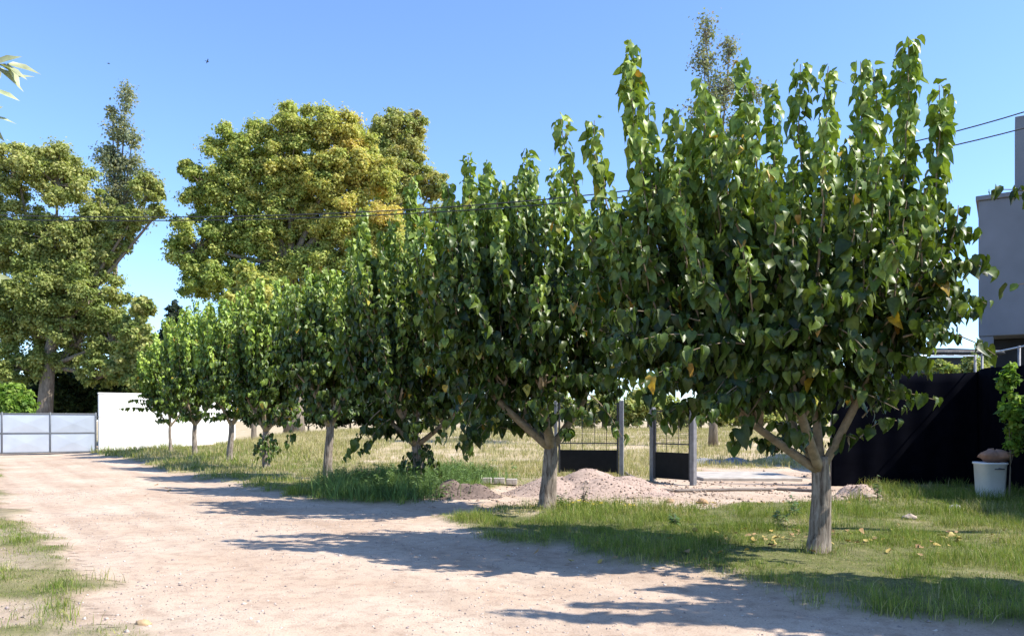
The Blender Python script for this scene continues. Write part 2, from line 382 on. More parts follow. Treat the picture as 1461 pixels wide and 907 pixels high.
# ------------------------------------------------------------------ mulberry row
MATURE_SHADE = np.array(((.018, .037, .0055), (.031, .058, .0085), (.052, .086, .012)))  # mature leaf green, darkened to put the crown's inner shade into it
YOUNG_LIT = np.array(((.19, .265, .04), (.25, .315, .055), (.15, .22, .034)))  # new growth, brightened to carry the sunlight on the crown tops
YELLOW = np.array(((.42, .28, .03), (.34, .19, .03), (.36, .33, .06)))
def bez(S, Cc, T, n):
    t = np.linspace(0, 1, n)[:, None]; return (1-t)**2*S + 2*t*(1-t)*Cc + t*t*T
def leafy_path(lb, path, r, spacing, size, young=0., droop=.75, t0=.1, hang=False, axis=None, yel=.009, top=None):
    seg = np.linalg.norm(np.diff(path, axis=0), axis=1); cum = np.concatenate([[0], np.cumsum(seg)]); tot = cum[-1]
    s = np.arange(t0*tot, tot, spacing); s = np.concatenate([s, np.arange(.80*tot, tot, spacing*1.3)]); n = len(s)
    if n < 1: return
    s = np.clip(s + r.normal(0, spacing*.25, n), 0, tot); t = s/tot
    P = np.stack([np.interp(s, cum, path[:, k]) for k in range(3)], -1)
    ang = np.arange(n)*2.399 + r.uniform(0, 6.28) + r.normal(0, .35, n)
    out = np.stack([np.cos(ang), np.sin(ang), 0*ang], -1)
    if axis is not None: out = unit(out + .45*unit((P-axis)*np.array((1, 1, 0))))
    tipf = sstep(.72, 1, t)
    pet = r.uniform(.03, .09, n)[:, None]
    base = P + pet*(out + np.array((0, 0, .25)))
    dz = np.clip(r.normal(droop, .28, n) - .15*tipf, -.2, 1.6)
    if hang: dz = dz + .8
    D = unit(out*np.clip(r.normal(.55, .22, n), .05, 1.2)[:, None] + np.array((0, 0, -1))*dz[:, None] + r.normal(0, .22, (n, 3)))
    Nn = out*.75 + np.array((0, 0, .7)) + r.normal(0, .42, (n, 3))
    Lz = size*np.clip(r.normal(.92, .22, n), .4, 1.4)*(1-.22*tipf)
    k = r.integers(0, 3, n); c = MATURE_SHADE[k].copy(); cy = YOUNG_LIT[r.integers(0, 3, n)]
    yf = np.clip(young*(.18+.95*sstep(.45, 1, t)) + (.75*sstep(top-2.0, top-.1, P[:, 2])*r.uniform(.3, 1.2, n) if top else 0) + r.normal(0, .12, n), 0, 1)[:, None]  # new growth at tips, plus the sunlit crown top put into the colour
    c = c*(1-yf) + cy*yf
    m = r.random(n) < yel; c[m] = YELLOW[r.integers(0, 3, m.sum())]
    c *= r.uniform(.75, 1.25, (n, 1))
    leaves(lb, base, D, Nn, Lz, c, 'heart', r.uniform(.1, .75, n), r.uniform(.1, .75, n), r)

def mulberry(label, loc, H, R, cxo, seed, tr=.15, fork=1.15, tips=(), nsh=75, suckers=0, zlow=1.7, extra=(), leaf=.175, sprigs=(), bright=1., lean=0., ry=None, nlat=2.4, limbs=None, young=1.0, hangers=8):
    r = rng(seed); ry = ry or R*.92
    x0, y0 = loc; z0 = float(gz(np.array([x0]), np.array([y0]))[0])
    root = empty('mulberry_tree', (x0, y0, z0), label, 'tree', 'mulberry trees in a row along the dirt road')
    tb = MB()
    zz = np.concatenate([np.linspace(-.12, .3, 8), np.linspace(.38, fork+.08, 12)]); q = (zz+.12)/(fork+.2)
    rad = tr*(1.0 - .26*q + .42*np.exp(-(zz+.05)/.12)); rad[-2:] *= 1.08
    path = np.stack([lean*q**1.3 + .02*np.sin(q*5+seed), .02*np.cos(q*4+seed), zz], -1)
    tube(tb, path, rad, 26, wob=.10, seed=seed)
    tb.build('trunk', M_BARK, root)
    top = path[-2]
    br = MB(); knuckles = []
    if limbs is None:
        a0 = r.uniform(0, 6.28); k = 4
        limbs = [(math.cos(a0+j*6.283/k+r.normal(0, .25))*r.uniform(.38, .52)*R, math.sin(a0+j*6.283/k)*r.uniform(.38, .52)*R, fork+r.uniform(.65, 1.0)) for j in range(k)]
    for lx, ly, lz in limbs:
        T = np.array((lx+cxo*.6, ly, lz)); Cc = top*.45+T*.55+np.array((0, 0, -.12))
        p = bez(top-np.array((0, 0, .12)), Cc, T, 9); tk = r.uniform(.42, .68)
        tube(br, p, np.linspace(tr*tk, tr*.32, 9), 10, wob=.10, seed=seed+int(lx*50))
        for j in range(3):
            d = unit(T-top)*.5 + np.array((r.normal(0, .5), r.normal(0, .5), r.uniform(.35, .9)))
            E = T + unit(d)*r.uniform(.35, .85)*R/2.3
            p2 = bez(p[-1-j], (p[-1-j]+E)/2+np.array((0, 0, -.06)), E, 6)
            tube(br, p2, np.linspace(tr*.32, tr*.17, 6), 7, wob=.08, seed=seed+j)
            knuckles += list(p2[2:])
        knuckles += list(p[5:])
    knuckles = np.array(knuckles)
    lb = MB(); axis = np.array((cxo, 0, 0))
    targets = []
    for tx, tz in tips:
        dy = r.uniform(-.35, .35)*ry; k = (y0+dy)/y0          # a shoot further back stands further out and higher
        targets.append((np.array(((tx+x0)*k-x0, dy, (tz-CAMZ)*k+CAMZ-z0)), True))
    for j in range(nsh):
        rr = math.sqrt((j+.5)/nsh); a = j*2.399+seed
        tx, ty = cxo+math.cos(a)*rr*R*r.uniform(.9, 1.04), math.sin(a)*rr*ry*r.uniform(.9, 1.04)
        tz = H*(1-.17*rr**3) - abs(r.normal(0, .62)) - (.5 if r.random() < .3 else 0)
        if rr > .75 and r.random() < .45: tz = lerp(zlow+1.2, H, r.uniform(.15, .7))
        targets.append((np.array((tx, ty, tz)), False))
    for T, isTip in targets:
        ks = np.hypot(knuckles[:, 0]-T[0]*.6, knuckles[:, 1]-T[1]*.6) + r.uniform(0, .5, len(knuckles))
        S = knuckles[np.argmin(ks)]
        Cc = np.array((lerp(S[0], T[0], .86), lerp(S[1], T[1], .86), lerp(S[2], T[2], .40)))
        p = bez(S, Cc, T, 12); p[1:-1] += r.normal(0, .03, (10, 3))
        tube(br, p, np.linspace(.022, .005, 12), 5, cap=False)
        rad_f = math.hypot((T[0]-cxo)/R, T[1]/ry)
        leafy_path(lb, p, r, .034 if not isTip else .030, leaf*(r.uniform(.85, 1.05) if not isTip else 1.1), young*(r.uniform(.55, 1.0) if (isTip or r.random() < .45) else .25), axis=axis, t0=.10, top=H)
        for k in range(r.poisson(nlat)):
            t = r.uniform(.08, .62); i0 = int(t*11); S2 = p[i0]
            ro = unit(np.array((S2[0]-cxo*.5, S2[1], 0)) + r.normal(0, .55, 3)*np.array((1, 1, 0)))
            ln = r.uniform(.22, .62); s = np.linspace(0, 1, 6)[:, None]
            p3 = S2 + ro*ln*s + np.array((0, 0, 1))*(.45*s - .6*s*s)*ln
            tube(br, p3, np.linspace(.009, .003, 6), 4, cap=False)
            leafy_path(lb, p3, r, .055, leaf*r.uniform(.85, 1.1), .2 if r.random() < .7 else .7, hang=True, axis=axis, t0=.2, yel=.012)
    for k in range(hangers):          # branches hanging under the crown
        a = r.uniform(0, 6.28); S = knuckles[r.integers(len(knuckles))]
        q_ = r.uniform(.25, .9); E = np.array((cxo*q_+math.cos(a)*R*q_, math.sin(a)*ry*q_, zlow+r.uniform(-.35, .25)+.5*q_*q_))
        p = bez(S, (S+E)/2+np.array((0, 0, .45)), E, 8); tube(br, p, np.linspace(.016, .004, 8), 5, cap=False)
        leafy_path(lb, p, r, .07, leaf, .15, hang=True, axis=axis, t0=.3, yel=.01)
    for k in range(26):               # short leafy twigs low on the limbs, round the fork
        S = knuckles[r.integers(len(knuckles))]*r.uniform(.45, 1.0) + np.array((0, 0, .0)); S[2] = max(S[2], fork+.15)
        E = S + np.array((r.normal(0, .32), r.normal(0, .32), r.uniform(-.1, .35)))
        p = bez(S, (S+E)/2+np.array((0, 0, .15)), E, 6); tube(br, p, np.linspace(.010, .004, 6), 5, cap=False)
        leafy_path(lb, p, r, .05, leaf, .2, hang=True, t0=.2, yel=.02)
    for (px, py) in sprigs:           # leafy side branches low in the crown
        dy = r.uniform(-.9, .1)*ry; w = wpt(px, py, y0+dy); E = w - np.array((x0, y0, z0)); E[2] += .1
        S = knuckles[np.argmin(np.linalg.norm(knuckles-E, axis=1)+r.uniform(0, .5, len(knuckles)))]
        for j_ in range(2):
            E2 = E + r.normal(0, .16*j_, 3); p = bez(S, (S+E2)/2+np.array((0, 0, .35)), E2, 9); tube(br, p, np.linspace(.014, .004, 9), 5, cap=False)
            leafy_path(lb, p, r, .05, leaf, .35 if r.random() < .4 else .1, hang=True, t0=.2, yel=.015)
    for (S, E, arch) in extra:        # single sprigs the photo shows
        S = np.array(S, float); E = np.array(E, float)
        p = bez(S, (S+E)/2+np.array((0, 0, arch)), E, 9); tube(br, p, np.linspace(.014, .004, 9), 5, cap=False)
        leafy_path(lb, p, r, .075, leaf*1.05, .3, hang=True, t0=.25)
    for k in range(suckers):
        a = r.uniform(0, 6.28); S = np.array((0, 0, fork*r.uniform(.55, 1.0)))
        E = np.array((math.cos(a)*r.uniform(.3, .6), math.sin(a)*r.uniform(.3, .6), r.uniform(.25, .9)))
        p = bez(S, (S+E)/2+np.array((0, 0, .4)), E, 7); tube(br, p, np.linspace(.012, .004, 7), 5, cap=False)
        leafy_path(lb, p, r, .085, leaf, .15, hang=True, t0=.2)
    br.build('branches', M_TWIG, root)
    lb.c = [np.clip(c*bright, 0, .6) for c in lb.c]
    lb.build('foliage', M_LEAF, root)
    return root

def rel(px, py, Y, x0): w = wpt(px, py, Y); return (w[0]-x0, w[2])
def tree_at(label, px, Y, tops, **k):
    x0 = (px-CX)/F*Y
    return mulberry(label, (x0, Y), tips=[rel(a, b, Y, x0) for a, b in tops], **k)
tree_at('nearest and largest mulberry tree, pale trunk forking above sunlit grass before the black fence', 1170, 10.0,
        [(903, 64), (895, 90), (800, 168), (848, 172), (1000, 112), (1015, 140), (1060, 88), (1142, 92), (1182, 95), (1228, 88), (1245, 96), (1297, 55), (1290, 75), (1340, 122), (1352, 145), (960, 155), (1100, 120), (925, 150)],
        H=5.4, R=2.4, ry=1.9, cxo=-.72, seed=11, tr=.132, fork=1.12, nsh=122, nlat=1.7, zlow=1.75, leaf=.155, sprigs=[(870, 520), (895, 560), (925, 585), (955, 600), (880, 470), (990, 590), (850, 430), (1012, 600), (940, 545), (905, 500), (975, 560), (1040, 590), (860, 380), (1075, 570), (1330, 480), (1290, 520), (1240, 540), (1372, 465), (1380, 430), (1352, 495), (1378, 390)],
        limbs=[(-.75, -.15, 1.85), (.42, .15, 2.0), (.2, .8, 1.95), (-.2, -.8, 2.05), (1.0, -.2, 2.3)],
        extra=[((-.7, -.6, 2.1), (-1.35, -.9, 1.35), .25), ((-1.0, -.9, 2.5), (-1.75, -1.2, 1.75), .2), ((-.9, -.3, 2.0), (-2.1, -.6, 1.55), .3), ((.6, -.9, 2.6), (1.5, -1.2, 2.35), .3)])
tree_at('second largest mulberry tree, beside the pink gravel heap and the steel mesh panel', 782, 14.8,
        [(668, 222), (700, 232), (752, 214), (758, 240), (690, 250), (640, 262), (725, 262), (800, 240), (612, 300)],
        H=6.2, R=2.25, cxo=-.45, seed=23, tr=.155, fork=1.25, nsh=84, nlat=1.6, lean=.05, zlow=1.75, leaf=.175, sprigs=[(640, 560), (665, 590), (690, 610), (850, 560), (870, 585), (830, 570), (720, 590), (620, 520), (680, 640), (640, 480), (890, 560), (895, 530)],
        limbs=[(-.35, .2, 2.0), (.95, -.1, 2.05), (-.8, -.3, 2.15), (.2, .8, 2.1), (.1, -.75, 2.2)],
        extra=[((.7, -.6, 2.1), (1.25, -.9, 1.35), .2), ((-1.3, -.5, 2.1), (-1.55, -.7, 1.15), .2), ((-1.3, -.4, 2.2), (-1.9, -.9, 1.3), .2)])
tree_at('mulberry tree rising from tall green weeds, its trunk hidden by hanging dark leaves', 598, 18.5,
        [(516, 298), (520, 320), (590, 252), (585, 268), (560, 315), (545, 330), (630, 300), (500, 340), (660, 290)],
        H=6.1, R=1.95, cxo=-.1, seed=37, tr=.13, fork=1.2, nsh=70, nlat=1.8, lean=-.07, zlow=1.7, suckers=9,
        extra=[((-.8, -.6, 1.9), (-1.5, -.9, .85), .25), ((-.6, -.5, 1.7), (-1.2, -.7, .95), .2), ((1.0, -.5, 1.9), (1.2, -.8, .85), .2)])
tree_at('mulberry tree with a straight bare pale trunk standing left of the tall green weeds', 468, 22.6,
        [(440, 378), (480, 385), (455, 390), (410, 398), (500, 360), (520, 352)], H=6.05, R=1.55, cxo=.02, seed=41, tr=.13, fork=1.6, lean=.05, nsh=76, zlow=1.95, bright=1.15,
        extra=[((-.6, -.4, 1.9), (-1.0, -.6, 1.0), .2)])
tree_at('mulberry tree with dark suckers wrapping its trunk, fifth of the row from the near end', 380, 26.7,
        [(372, 398), (395, 400), (350, 410), (420, 405)], H=6.1, R=1.4, cxo=.05, seed=53, tr=.12, fork=1.4, lean=-.05, nsh=70, zlow=1.7, suckers=10, bright=1.2)
tree_at('slim mulberry tree whose bare trunk stands at the right end of the white wall', 328, 30.8,
        [(340, 415), (318, 425), (300, 430)], H=6.3, R=1.35, cxo=0, seed=67, tr=.12, fork=1.5, lean=.06, nsh=64, zlow=2.0, young=1.6, bright=1.35)
tree_at('yellowish mulberry tree before the middle of the white wall, second from the far end', 278, 34.4,
        [(280, 428), (262, 440), (300, 432)], H=6.5, R=1.45, cxo=0, seed=71, tr=.11, fork=1.4, nsh=58, zlow=1.8, young=1.8, bright=1.45)
tree_at('farthest and smallest mulberry tree with a thin trunk, nearest the metal gate', 243, 38.0,
        [(222, 474), (245, 480)], H=5.5, R=1.5, cxo=-.05, seed=83, tr=.075, fork=1.3, nsh=52, zlow=1.9, young=2.0, bright=1.5,
        extra=[((-.6, -.3, 1.9), (-2.1, -.5, 2.0), .2), ((-.6, -.3, 2.2), (-1.8, -.4, 2.35), .3)])
mulberry('mulberry tree just outside the right edge, throwing the shadow across the near road', (7.1, 6.1), tips=[(-1.7, 6.4), (-1.2, 6.2), (-.9, 6.6), (-.3, 6.5), (.3, 6.2), (.8, 6.3)], H=5.7, R=2.1, ry=1.75, cxo=0, seed=97, tr=.15, nsh=95,
         extra=[((-1.3, 1.0, 3.0), (-2.2, 2.0, 4.0), .4), ((-1.2, 1.0, 2.6), (-2.1, 1.9, 3.0), .3)])

# ------------------------------------------------------------------ big trees behind
def crown_tree(name, label, cat, base, depth, lobes, leaf_n, leaf, palette, seed, tr=.4, trunk_top=None, group=None, branches=True, clump=(.13, .25), gold=None, density=1.0, z0=None, shape='diam'):
    r = rng(seed); bx = wpt(base, 600, depth)[0]
    zb = float(gz(np.array([bx]), np.array([depth]))[0]) if z0 is None else z0
    root = empty(name, (bx, depth, zb), label, cat, group)
    L = []
    for lo in lobes:
        px, py, rx, ry = lo[:4]; dy = lo[4] if len(lo) > 4 else r.uniform(-.3, .3)*rx/F*depth
        w = wpt(px, py, depth) + np.array((0, dy, 0)) - np.array((bx, depth, zb))
        L.append((w, np.array((rx/F*depth, (rx*.5+ry*.5)/F*depth*.9, ry/F*depth))))
    tb = MB(); lowz = min(w[2]-s[2] for w, s in L); tt = trunk_top or max(lowz+.25*(max(w[2] for w, s in L)-lowz), .8)
    zz = np.linspace(-.3, tt, 9); q = (zz+.3)/(tt+.3)
    ctr = sum(w for w, s in L)/len(L)
    path = np.stack([ctr[0]*.35*q**2 + .15*tr*np.sin(q*4+seed), ctr[1]*.2*q**2, zz], -1)
    tube(tb, path, tr*(1-.42*q+.35*np.exp(-(zz+.3)/.5)), 12, wob=.08, seed=seed); tb.build('trunk', M_BARK2, root)
    br = MB(); lb = MB(); area = sum(s[0]*s[2] for w, s in L)
    for w, s in L:
        S = path[-1 if w[2] > tt else -3]; p = bez(S, S*.4+w*.6-np.array((0, 0, .25*s[2])), w, 8)
        tube(br, p, np.linspace(tr*.34, tr*.10, 8), 7, wob=.06, seed=seed)
        nl = int(leaf_n*density*s[0]*s[2]/area); sm = s.mean()
        nc = max(18, int(105*(s[0]*s[2]/area)**.35)) + 12
        u = unit(r.normal(0, 1, (nc, 3))); rr = r.uniform(.1, 1.0, nc)**.5
        cc = w + u*rr[:, None]*s*.86
        cr = r.uniform(*clump, nc)*sm
        for k in range(0, nc, 2):
            p = bez(w-np.array((0, 0, .2*s[2])), (w+cc[k])/2-np.array((0, 0, .1*s[2])), cc[k], 6); tube(br, p, np.linspace(tr*.13, tr*.03, 6), 5, cap=False)
        ci = r.choice(nc, nl, p=cr**2/np.sum(cr**2))
        d = unit(r.normal(0, 1, (nl, 3))); d[:, 2] = np.where(r.random(nl) < .35, np.abs(d[:, 2]), d[:, 2])
        lump = 1 + .38*np.sin(d[:, 0]*5+ci)*np.sin(d[:, 1]*5+ci*2)+.3*np.sin(d[:, 2]*7+d[:, 0]*4+ci)
        P = cc[ci] + d*(cr[ci]*lump*np.clip(r.normal(.72, .27, nl), .05, 1.5))[:, None]*np.array((1.1, 1.1, .78))
        Nn = d*.8 + np.array((0, 0, .55)) + r.normal(0, .45, (nl, 3))
        D = unit(np.cross(Nn, r.normal(0, 1, (nl, 3))) + np.array((0, 0, -.35)))
        pal = np.asarray(palette); cf = r.random(nc)
        if gold is not None: cf = np.clip(gold(cc, r, cf), 0, 1)
        f = np.clip(cf[ci] + r.normal(0, .13, nl), 0, .999)*(len(pal)-1)
        i0 = f.astype(int); c = pal[i0]*(1-(f-i0)[:, None]) + pal[np.minimum(i0+1, len(pal)-1)]*(f-i0)[:, None]
        c = c*r.uniform(.75, 1.25, (nl, 1))
        leaves(lb, P, D, Nn, leaf*r.uniform(.6, 1.3, nl), c, shape, .2, .15, r)
    br.build('branches', M_BARK2, root); lb.build('foliage', M_BGLEAF, root)
    return root
GREEN = [(.17, .225, .065), (.27, .315, .09), (.37, .39, .13), (.45, .42, .16)]  # blue raised to put distance haze into the leaf colour
GOLD = [(.20, .275, .065), (.33, .385, .10), (.45, .455, .13), (.54, .475, .14), (.60, .45, .13)]  # yellowing leaves, distance haze mixed into their colour as well
GREYG = [(.15, .18, .11), (.22, .25, .15), (.30, .31, .19)]
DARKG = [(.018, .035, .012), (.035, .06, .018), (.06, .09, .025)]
LIME = [(.10, .19, .025), (.17, .28, .04), (.25, .33, .06)]
BGG = 'tall trees behind the white wall and the gate'
crown_tree('plane_tree', 'old broad tree with a thick trunk rising directly behind the left metal gate', 'tree', 60, 52,
           [(25, 330, 55, 60), (85, 255, 55, 55), (20, 240, 40, 50), (60, 400, 80, 55), (130, 420, 60, 50), (10, 460, 60, 55), (100, 480, 70, 55), (160, 480, 45, 45), (-40, 360, 50, 110), (75, 335, 50, 45), (70, 450, 60, 50), (120, 380, 40, 40), (214, 272, 26, 32), (196, 312, 32, 18), (140, 300, 32, 36), (228, 300, 14, 14), (168, 340, 24, 26), (150, 365, 26, 26), (180, 330, 20, 16), (40, 520, 60, 30), (150, 530, 50, 30), (120, 340, 35, 45)],
           270000, .19, GREEN, 101, tr=.55, group=BGG, gold=lambda c, r, f: .15+.55*f+.018*(c[:, 2]-8))
crown_tree('eucalyptus_tree', 'tall wispy grey green tree with an open pointed top, left of the golden tree', 'tree', 160, 58,
           [(180, 140, 10, 28), (170, 185, 20, 24), (190, 200, 14, 18), (152, 225, 22, 24), (172, 280, 32, 36), (208, 262, 22, 26), (200, 310, 28, 16), (142, 300, 28, 36), (150, 345, 24, 26), (188, 235, 16, 18), (165, 240, 24, 26), (160, 160, 9, 12)],
           15000, .2, GREYG+[(.36, .33, .16)], 103, tr=.28, group=BGG, clump=(.34, .6), trunk_top=13)
def goldf(c, r, f): return .0+.36*f+.42*sstep(-5, 6.0, c[:, 0])*sstep(6, 15, c[:, 2])*(.3+1.2*r.random(len(f))) + .14*sstep(8, 16, c[:, 2])
crown_tree('autumn_tree', 'biggest broad tree with golden and orange leaves behind the row of mulberry trees', 'tree', 420, 54,
           [(345, 215, 55, 50), (420, 190, 60, 50), (490, 195, 55, 48), (530, 245, 45, 55), (300, 270, 50, 45), (285, 350, 50, 45), (350, 330, 60, 50), (440, 280, 65, 55), (520, 320, 60, 55), (400, 390, 75, 50), (310, 400, 60, 40), (480, 390, 60, 50), (560, 350, 45, 60), (270, 240, 18, 14), (400, 300, 62, 50), (455, 335, 60, 50), (375, 265, 50, 40), (470, 255, 55, 50), (415, 240, 45, 45), (500, 260, 45, 45), (350, 280, 50, 45), (395, 350, 60, 42), (380, 335, 50, 36)],
           400000, .195, GOLD, 107, tr=.6, group=BGG, gold=goldf)
crown_tree('olive_green_tree', 'olive green tree showing behind the right shoulder of the golden tree', 'tree', 575, 62,
           [(560, 185, 42, 38), (545, 215, 40, 45), (560, 260, 45, 45), (585, 240, 36, 45), (590, 180, 22, 26), (618, 265, 28, 28), (570, 320, 55, 55), (640, 330, 40, 60)],
           100000, .2, GREEN[1:]+[(.45, .38, .12)], 109, tr=.45, group=BGG)
crown_tree('young_golden_tree', 'small yellow tinged tree poking up in front of the big golden tree', 'tree', 362, 46,
           [(352, 392, 14, 22), (372, 420, 28, 28), (345, 430, 26, 26), (385, 450, 30, 30), (350, 470, 34, 40)], 22000, .22, GOLD[1:4], 113, tr=.16, group=BGG, z0=0.0)
crown_tree('roundish_tree', 'small crowned tree in the sky gap behind the farthest mulberry tree', 'tree', 195, 49,
           [(205, 440, 20, 20), (192, 475, 26, 30), (210, 500, 22, 28), (180, 520, 34, 34), (215, 545, 30, 24)], 24000, .24, GREEN, 127, tr=.25, group=BGG)
crown_tree('cypress_tree', 'slim bluish tree showing between the sky gap and the mulberry crowns', 'tree', 246, 60,
           [(248, 450, 10, 26), (240, 480, 16, 24), (252, 500, 16, 40), (245, 545, 22, 40)], 10000, .24, [(.03, .05, .035), (.05, .075, .05)], 131, tr=.2, group=BGG)
crown_tree('poplar_tree', 'tall thin sparse poplar with a twiggy top rising behind the nearest mulberry tree', 'tree', 1018, 38,
           [(1008, 48, 13, 34), (1003, 90, 20, 24), (1040, 75, 13, 30), (1030, 125, 30, 26), (1075, 130, 22, 20), (1010, 160, 34, 34), (1040, 210, 40, 50)],
           6500, .15, GREYG+[(.25, .18, .11)], 137, tr=.2, group=None, clump=(.32, .6), trunk_top=11.5)
# thicket behind the gate and wall
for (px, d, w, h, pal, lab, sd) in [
    (8, 46, 40, 50, LIME, 'bright lime green bush over the left end of the metal gate', 1), (95, 56, 60, 75, DARKG, 'dark green bush behind the gate, right of the thick trunk', 2),
    (185, 55, 60, 80, DARKG, 'dark green bush behind the left end of the white wall', 3), (-20, 58, 70, 80, DARKG, 'dark bush behind the gate at the left edge of the view', 4),
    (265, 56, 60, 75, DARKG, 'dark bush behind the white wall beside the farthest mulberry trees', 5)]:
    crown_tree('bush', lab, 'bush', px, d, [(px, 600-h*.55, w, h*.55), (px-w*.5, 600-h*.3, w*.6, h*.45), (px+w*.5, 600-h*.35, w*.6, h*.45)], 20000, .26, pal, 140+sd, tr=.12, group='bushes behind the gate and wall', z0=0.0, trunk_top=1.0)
# hedgerow beyond the dry field
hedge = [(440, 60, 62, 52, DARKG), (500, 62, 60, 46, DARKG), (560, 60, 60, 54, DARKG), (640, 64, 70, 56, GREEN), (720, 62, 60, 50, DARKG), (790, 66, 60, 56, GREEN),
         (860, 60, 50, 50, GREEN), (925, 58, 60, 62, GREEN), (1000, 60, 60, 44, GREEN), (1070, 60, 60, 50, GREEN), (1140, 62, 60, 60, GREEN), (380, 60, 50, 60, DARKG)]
hl = ['far left dark shrub of the hedgerow behind the fifth mulberry tree', 'dark shrub of the hedgerow behind the straight bare trunk']
for k, (px, d, w, h, pal) in enumerate(hedge):
    crown_tree('hedge_shrub', 'shrub in the hedgerow along the far side of the dry field', 'shrub', px, d,
               [(px, 606-h*.5, w*.55, h*.5), (px-w*.4, 612-h*.4, w*.45, h*.4), (px+w*.4, 612-h*.45, w*.45, h*.42)], 11000, .24, pal, 170+k, tr=.1, group='hedgerow beyond the dry field', trunk_top=.6)

# ------------------------------------------------------------------ right side: black fence, building, bits
def cloth_fence(name, label, a, b, z1, seed, nposts, side=1):
    a = np.array(a, float); b = np.array(b, float); r = rng(seed)
    root = empty(name, (*a, 0), label, 'fence'); ln = np.linalg.norm(b-a); t = (b-a)/ln; nrm = np.array((-t[1], t[0]))*side
    n, m = int(ln*14), 14
    S, Z = np.meshgrid(np.linspace(0, ln, n), np.linspace(-.15, 1, m), indexing='ij')
    off = .05*(fbm(S*1.3, Z*1.2, seed)-.5) + .018*np.sin(S*9+3*fbm(S*.7, Z, seed+2))
    zt = z1*(1+.012*np.sin(S*1.7)+.02*(fbm(S*1.1, 0*S, seed+5)-.5))
    xy = t*S[..., None] + nrm*off[..., None]
    v = np.concatenate([xy, (Z*zt)[..., None]], -1).reshape(-1, 3)
    i = (np.arange(n-1)[:, None]*m+np.arange(m-1)[None]).ravel(); q = np.stack([i, i+m, i+m+1, i+1], -1)
    f = np.concatenate([q[:, [0, 1, 2]], q[:, [0, 2, 3]]])
    mb = MB(); mb.add(v, f); o = mb.build('shade_cloth', M_CLOTH, root)
    so_ = o.modifiers.new('thick', 'SOLIDIFY'); so_.thickness = .006
    for k in range(nposts):
        p = t*ln*(k+.02)/(nposts-1+.04) + nrm*.11
        mb = MB(); tube(mb, [(p[0], p[1], -.1), (p[0], p[1], z1+.45)], .032, 10); mb.build('post', M_GATE if k == 1 else M_POST, root)
    e = t*ln + nrm*.11; s0 = nrm*.11
    mb = MB(); tube(mb, [(s0[0], s0[1], z1+.42), (e[0], e[1], z1+.42)], .02, 8); mb.build('top_rail', M_GATE, root)
    return root
FA, FB, FC = (8.35, 20.8), (12.2, 20.8), (10.45, 12.0)
cloth_fence('screened_fence', 'tall fence hung with black shade cloth behind the nearest mulberry trunk', FA, FB, 2.93, 5, 3)
cloth_fence('screened_fence', 'black cloth fence returning towards the viewer at the right edge, shading the grass', FC, (12.19, 20.88), 2.95, 8, 5, -1)

def building():
    x0, y0 = wpt(1396, 600, 27)[0], 27.0
    root = empty('grey_building', (x0, y0, .6), 'grey rendered two storey building rising over the black fence at the right edge', 'building')
    root.rotation_euler = (0, 0, math.radians(-32)); W = 9; D = 6; zt = wpt(0, 287, 27)[2]-.6; zs = wpt(0, 480, 27)[2]-.6
    w = MB(); box(w, (0, 0, zs), (W, D, zt), bev=.02); w.build('upper_wall', M_GREYB, root, smooth=False)
    w = MB(); box(w, (-.08, -.08, zt+.003), (W+.08, D+.08, zt+.16), bev=.02); w.build('parapet', M_GREYB, root, smooth=False)
    w = MB(); box(w, (1.05, .3, zt+.163), (3.1, 2.3, zt+2.75), bev=.02); w.build('chimney_tower', M_GREYB, root, smooth=False)
    w = MB(); box(w, (.1, 1.4, -.9), (W-.1, D-.1, zs-.003), bev=.02); w.build('recessed_wall', M_DARK, root, smooth=False)
    for x in (0.02, 2.2, 4.6, 7.0):
        w = MB(); box(w, (x, .03, -.9), (x+.42, .45, zs-.003), bev=.02); w.build('pillar', M_GREYB, root, smooth=False)
    w = MB(); box(w, (2.6, -.04, zs+1.5), (3.8, .05, zs+2.9)); f = w.build('window', M_POST, root, smooth=False)
    w = MB(); box(w, (2.68, -.05, zs+1.58), (3.72, -.042, zs+2.82), bev=.001); w.build('pane', M_DARK, f, smooth=False)
building()
def tin_shed():
    p = wpt(1325, 600, 25)
    root = empty('tin_roof_shed', (p[0], 25, .4), 'low shed with a dark tin roof just showing above the black fence', 'shed')
    w = MB(); box(w, (0.1, .1, 0), (2.0, 2.6, 3.25)); w.build('wall', M_DARK, root, smooth=False)
    w = MB()
    xs = np.linspace(-.1, 2.2, 47); z = 3.42+.02*np.sin(xs*55)
    v = np.concatenate([np.stack([xs, 0*xs-.25, z], -1), np.stack([xs, 0*xs+2.9, z+.35], -1)]); n = len(xs); i = np.arange(n-1)
    w.add(v, np.concatenate([np.stack([i, i+1, i+n+1], -1), np.stack([i, i+n+1, i+n], -1)]))
    o = w.build('roof', M_DARK, root); s = o.modifiers.new('thick', 'SOLIDIFY'); s.thickness = .12
tin_shed()
crown_tree('bush', 'green bush between the black fence and the shed at the right', 'bush', 1365, 23, [(1350, 530, 30, 18), (1385, 525, 26, 22), (1250, 540, 50, 18)], 5000, .12, GREEN, 190, tr=.05, trunk_top=1.8)
crown_tree('climbing_shrub', 'yellow green shrub growing up the black fence at the right edge', 'shrub', 1440, 16.6, [(1438, 540, 12, 26), (1443, 585, 16, 30), (1450, 625, 13, 26)], 1000, .11, LIME, 193, tr=.02, trunk_top=.7, shape='heart')
